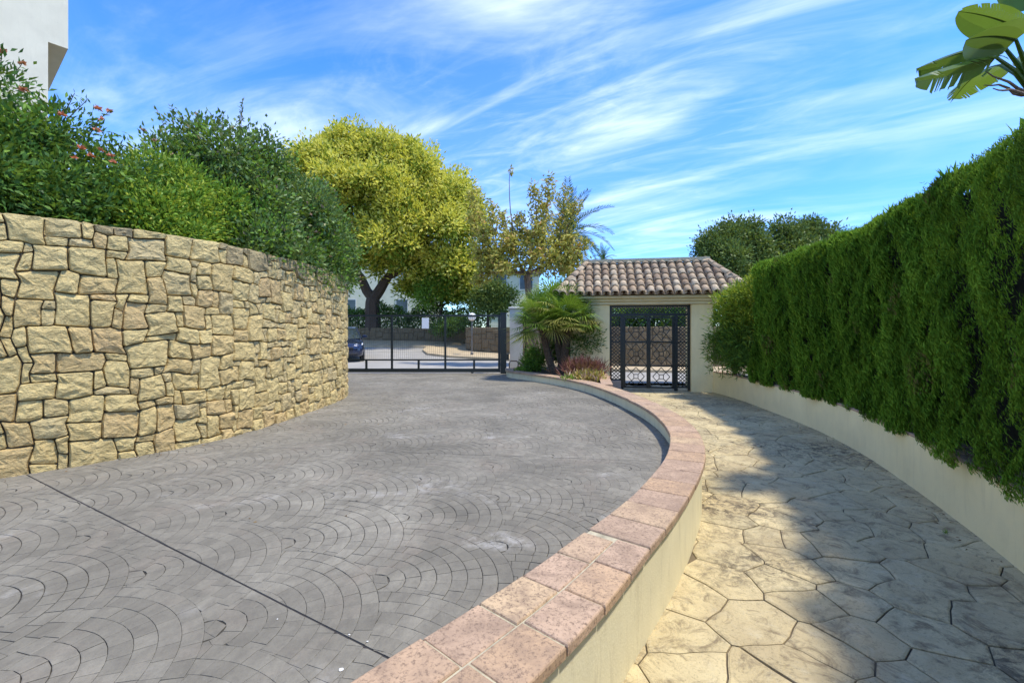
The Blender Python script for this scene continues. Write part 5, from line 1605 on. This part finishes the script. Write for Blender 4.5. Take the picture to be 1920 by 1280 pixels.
obox(MB(), bo, -4.25, -1.33, -0.95, -0.85, 6.352, 6.40).build('balcony_coping', 'cream_render', bal)
for k, a in enumerate((-3.2, -6.0)):
    for z in (9.0,):
        w_ = obox(MB(), bo, a - 0.6, a + 0.6, -0.012, 0.05, z, z + 1.4).build('window', 'window_glass', wb)
def far_house(name, label, x0, x1, y0, y1, z0, z1, rows, colsn, mat='white_render'):
    th = thing(name, ((x0 + x1) / 2, y0, z0), label, 'building')
    MB().box(x0, x1, y0, y1, z0 - 0.3, z1).build('wall', mat, th)
    MB().box(x0 - 0.2, x1 + 0.2, y0 - 0.2, y1 + 0.2, z1 + 0.002, z1 + 0.25).build('roof', 'roof_pan', th)
    for r_ in range(rows):
        for c_ in range(colsn):
            cx = x0 + (c_ + 0.5) * (x1 - x0) / colsn; cz = z0 + (r_ + 0.45) * (z1 - z0) / rows
            f = MB().box(cx - 0.65, cx + 0.65, y0 - 0.05, y0 + 0.02, cz - 0.1, cz + 1.4).build('window', 'pillar_white', th)
            MB().box(cx - 0.55, cx + 0.55, y0 - 0.056, y0 - 0.052, cz, cz + 1.3).build('pane', 'window_glass', f)
far_house('apartment_block', 'white apartment block seen through the trunk fork of the golden tree', -19, -8.5, 46, 56, 1.72, 9.3, 2, 2)
far_house('villa', 'pale villa glimpsed between the golden tree and the fan palm', -2.2, 2.4, 40, 48, 1.72, 6.6, 2, 2)

# ------------------------------------------------------------------ globe lamp
X, Y, Z = px2w(885, 594, 21.3)
lp = thing('globe_lamp', (X, 21.3, ground_z(X, 21.3) + 0.1), 'garden lamp with white glass globe on a slim grey post across the road', 'lamp')
gz0 = ground_z(X, 21.3) + 0.09
MB().lathe((X, 21.3, 0), [(0.07, gz0), (0.07, gz0 + 0.12), (0.032, gz0 + 0.16), (0.028, Z - 0.2), (0.06, Z - 0.19), (0.07, Z - 0.165)], 12).build('post', 'galvanised', lp)
MB().lathe((X, 21.3, Z), [(0.001, -0.19)] + [(0.19 * math.cos(R(a)), 0.19 * math.sin(R(a))) for a in range(-70, 71, 14)] + [(0.001, 0.19)], 18).build('globe', 'globe_white', lp, smooth=True)
MB().lathe((X, 21.3, Z), [(0.195, -0.012), (0.198, 0.0), (0.195, 0.012)], 18).build('band', 'galvanised', lp)

# ------------------------------------------------------------------ parked car, nose to the gate
def car():
    cx, y0, zg = -7.62, 18.3, Z_DRIVE
    th = thing('parked_car', (cx, y0 + 2.1, zg), 'dark blue car parked beyond the gate, half hidden by the stone wall', 'car')
    th.rotation_euler = (0, 0, R(20))
    # stations: y, half width, z bottom, z belt(hood) ; cross-section rounded
    st = [(0.0, 0.55, 0.34, 0.62), (0.05, 0.72, 0.26, 0.70), (0.18, 0.82, 0.22, 0.78), (0.5, 0.88, 0.2, 0.87), (1.05, 0.90, 0.2, 0.97), (1.5, 0.90, 0.2, 1.0), (2.4, 0.90, 0.2, 1.02), (3.3, 0.90, 0.22, 1.04), (3.9, 0.86, 0.26, 1.03), (4.12, 0.80, 0.32, 0.98), (4.2, 0.68, 0.4, 0.85)]
    V = []; Fc = []; K = 12
    for (y, w, zb, zt_) in st:
        h = zt_ - zb
        prof = [(-0.80, 0), (-0.97, 0.12), (-1.0, 0.45), (-0.97, 0.78), (-0.88, 0.95), (-0.55, 1.0), (0.55, 1.0), (0.88, 0.95), (0.97, 0.78), (1.0, 0.45), (0.97, 0.12), (0.80, 0)]
        for (a, b_) in prof: V.append((cx + a * w, y0 + y, zg + zb + b_ * h))
    for i in range(len(st) - 1):
        for k in range(K):
            k2 = (k + 1) % K; Fc.append((i * K + k, i * K + k2, (i + 1) * K + k2, (i + 1) * K + k))
    Fc += [tuple(range(K))[::-1], tuple((len(st) - 1) * K + k for k in range(K))]
    body = mesh_obj('body', V, Fc, 'car_blue', th, smooth=True)
    # cabin: glass house and roof
    def cab(name, rows, mat, parent):
        V = [(cx + sx * w, y0 + y, zg + z) for (y, w, z) in rows for sx in (-1, 1)]
        Fc = [(2 * i, 2 * i + 1, 2 * i + 3, 2 * i + 2) for i in range(len(rows) - 1)]
        return mesh_obj(name, V, Fc, mat, parent)
    A0, A1, B1, B0 = (1.02, 0.76, 0.965), (1.78, 0.60, 1.40), (3.45, 0.58, 1.40), (4.0, 0.70, 1.03)
    cab('windscreen', [A0, A1], 'car_glass', th); cab('rear_window', [B1, B0], 'car_glass', th)
    V = []; 
    for (y, w, z) in (A1, (2.1, 0.62, 1.455), (2.8, 0.62, 1.46), B1):
        for a in (-1, -0.6, 0, 0.6, 1): V.append((cx + a * w, y0 + y, zg + z + 0.03 * (1 - a * a)))
    mesh_obj('roof', V, [(i * 5 + k, i * 5 + k + 1, i * 5 + k + 6, i * 5 + k + 5) for i in range(3) for k in range(4)], 'car_blue', th, smooth=True)
    for sx in (-1, 1):
        V = [(cx + sx * w, y0 + y, zg + z) for (y, w, z) in (A0, A1, (2.1, 0.62, 1.455), (2.8, 0.62, 1.46), B1, B0)] 
        V += [(cx + sx * 0.84, y0 + B0[0], zg + 1.02), (cx + sx * 0.86, y0 + 2.4, zg + 1.01), (cx + sx * 0.84, y0 + A0[0], zg + 0.955)]
        mesh_obj('side_window', V, [tuple(range(9)) if sx < 0 else tuple(range(8, -1, -1))], 'car_glass', th)
        mb = MB(); mb.beam((cx + sx * 0.775, y0 + 1.02, zg + 0.97), (cx + sx * 0.605, y0 + 1.80, zg + 1.41), 0.05, 0.04); mb.beam((cx + sx * 0.60, y0 + 1.8, zg + 1.425), (cx + sx * 0.59, y0 + 3.45, zg + 1.415), 0.05, 0.04)
        mb.beam((cx + sx * 0.70, y0 + 2.42, zg + 1.02), (cx + sx * 0.63, y0 + 2.5, zg + 1.43), 0.03, 0.08); mb.build('pillar', 'car_blue', th)
        mb = MB(); c = Vector((cx + sx * 0.66, y0 + 0.10, zg + 0.70))
        V = [c + Vector((sx * a, b_, z)) for (a, b_, z) in ((-0.16, -0.04, -0.05), (0.12, 0.10, -0.03), (0.19, 0.34, 0.07), (-0.10, 0.02, 0.055), (-0.16, -0.005, 0.03))]
        V2 = [v + Vector((sx * 0.01, 0.06, -0.01)) for v in V]
        mb.add(V + V2, [(0, 1, 2, 3, 4), (9, 8, 7, 6, 5)] + [(k, (k + 1) % 5, (k + 1) % 5 + 5, k + 5) for k in range(5)]); mb.build('headlight', 'lens_clear', th)
        mb = MB(); mb.bbox(cx + sx * 0.93 - 0.09, cx + sx * 0.93 + 0.09, y0 + 1.25, y0 + 1.37, zg + 0.98, zg + 1.10, 0.02); mb.beam((cx + sx * 0.80, y0 + 1.33, zg + 0.99), (cx + sx * 0.9, y0 + 1.31, zg + 1.02), 0.03); mb.build('mirror', 'car_blue', th)
        for wy in (0.78, 3.35):
            wh = MB().tube([(cx + sx * 0.72, y0 + wy, zg + 0.31), (cx + sx * 0.76, y0 + wy, zg + 0.31), (cx + sx * 0.88, y0 + wy, zg + 0.31), (cx + sx * 0.91, y0 + wy, zg + 0.31)], [0.27, 0.31, 0.31, 0.28], 22).build('wheel', 'tyre', th)
            MB().tube([(cx + sx * 0.88, y0 + wy, zg + 0.31), (cx + sx * 0.915, y0 + wy, zg + 0.31)], [0.20, 0.18], 16).build('rim', 'rim', wh)
    MB().bbox(cx - 0.45, cx + 0.45, y0 - 0.035, y0 + 0.05, zg + 0.50, zg + 0.62, 0.02).build('grille', 'grille_black', th)
    MB().bbox(cx - 0.62, cx + 0.62, y0 - 0.02, y0 + 0.06, zg + 0.27, zg + 0.37, 0.015).build('air_intake', 'grille_black', th)
    MB().bbox(cx - 0.26, cx + 0.26, y0 - 0.052, y0 - 0.036, zg + 0.40, zg + 0.49, 0.004).build('number_plate', 'plate_white', th)
car()

# ------------------------------------------------------------------ small details
# fallen leaves and specks
n = 170
P = []
for _ in range(n):
    if random.random() < 0.5:
        s_ = random.uniform(0.3, 9.5); X, Y = lowwall.off(s_, abs(random.gauss(0, 0.12)) + 0.02); z = 0.004
    elif random.random() < 0.6:
        s_ = random.uniform(5, 13); X, Y = stonewall.off(s_, abs(random.gauss(0, 0.12)) + 0.03); z = Z_DRIVE + 0.003
    else:
        X, Y, z = random.uniform(-2.5, 0.2), random.uniform(2.4, 9), Z_DRIVE + 0.003
    P.append((float(X), float(Y), z))
P = np.array(P); D = rng.normal(size=(n, 3)); D[:, 2] *= 0.08; D = unit(D)
quads_obj('fallen_leaves', leaf_quads(P, D, rng.uniform(0.015, 0.04, n), 0.014, 0.1, np.tile([0, 0, 1.0], (n, 1))), 'leaf_litter', None, rng.random(n), kind='stuff', label='dry fallen leaves scattered along the wall feet', cat='leaves')
mb = MB()
for (px, py, r_) in ((640, 1255, 0.010), (689, 1203, 0.005), (520, 1161, 0.004), (655, 1190, 0.004)):
    Y = 1.29 * F_PX / (py - 620); X = (px - 960) * Y / F_PX; k = 9
    V = [(X + r_ * random.uniform(0.6, 1.25) * math.cos(6.283 * i / k), Y + r_ * random.uniform(0.6, 1.25) * math.sin(6.283 * i / k), Z_DRIVE + 0.0035) for i in range(k)] + [(X, Y, Z_DRIVE + 0.0055)]
    mb.add(V, [(i, (i + 1) % k, k) for i in range(k)])
mb.build('droppings', 'droppings', None, kind='stuff', label='small white droppings spotted on the grey driveway', cat='droppings')
for (px, py, h, lab) in ((1521, 797, 0.09, 'thin grass sprig at the foot of the low wall under the hedge'), (1571, 823, 0.05, 'tiny grass sprig at the wall foot nearer the hedge middle'), (1775, 1000, 0.05, 'small weed in a path joint close to the shaded low wall')):
    Y = 1.6 * F_PX / (py - 620); X = (px - 960) * Y / F_PX
    th = thing('grass_sprig', (X, Y, 0), lab, 'weed', 'weeds along the low wall')
    n = 14; P = np.tile([X - 0.01, Y, 0.0], (n, 1)) + rng.normal(size=(n, 3)) * np.array([0.012, 0.012, 0])
    quads_obj('blades', leaf_quads(P, unit(np.array([0, 0, 1.0]) + 0.35 * rng.normal(size=(n, 3))), h * rng.uniform(.5, 1.1, n), 0.006), 'leaf_mid', th, rng.random(n))
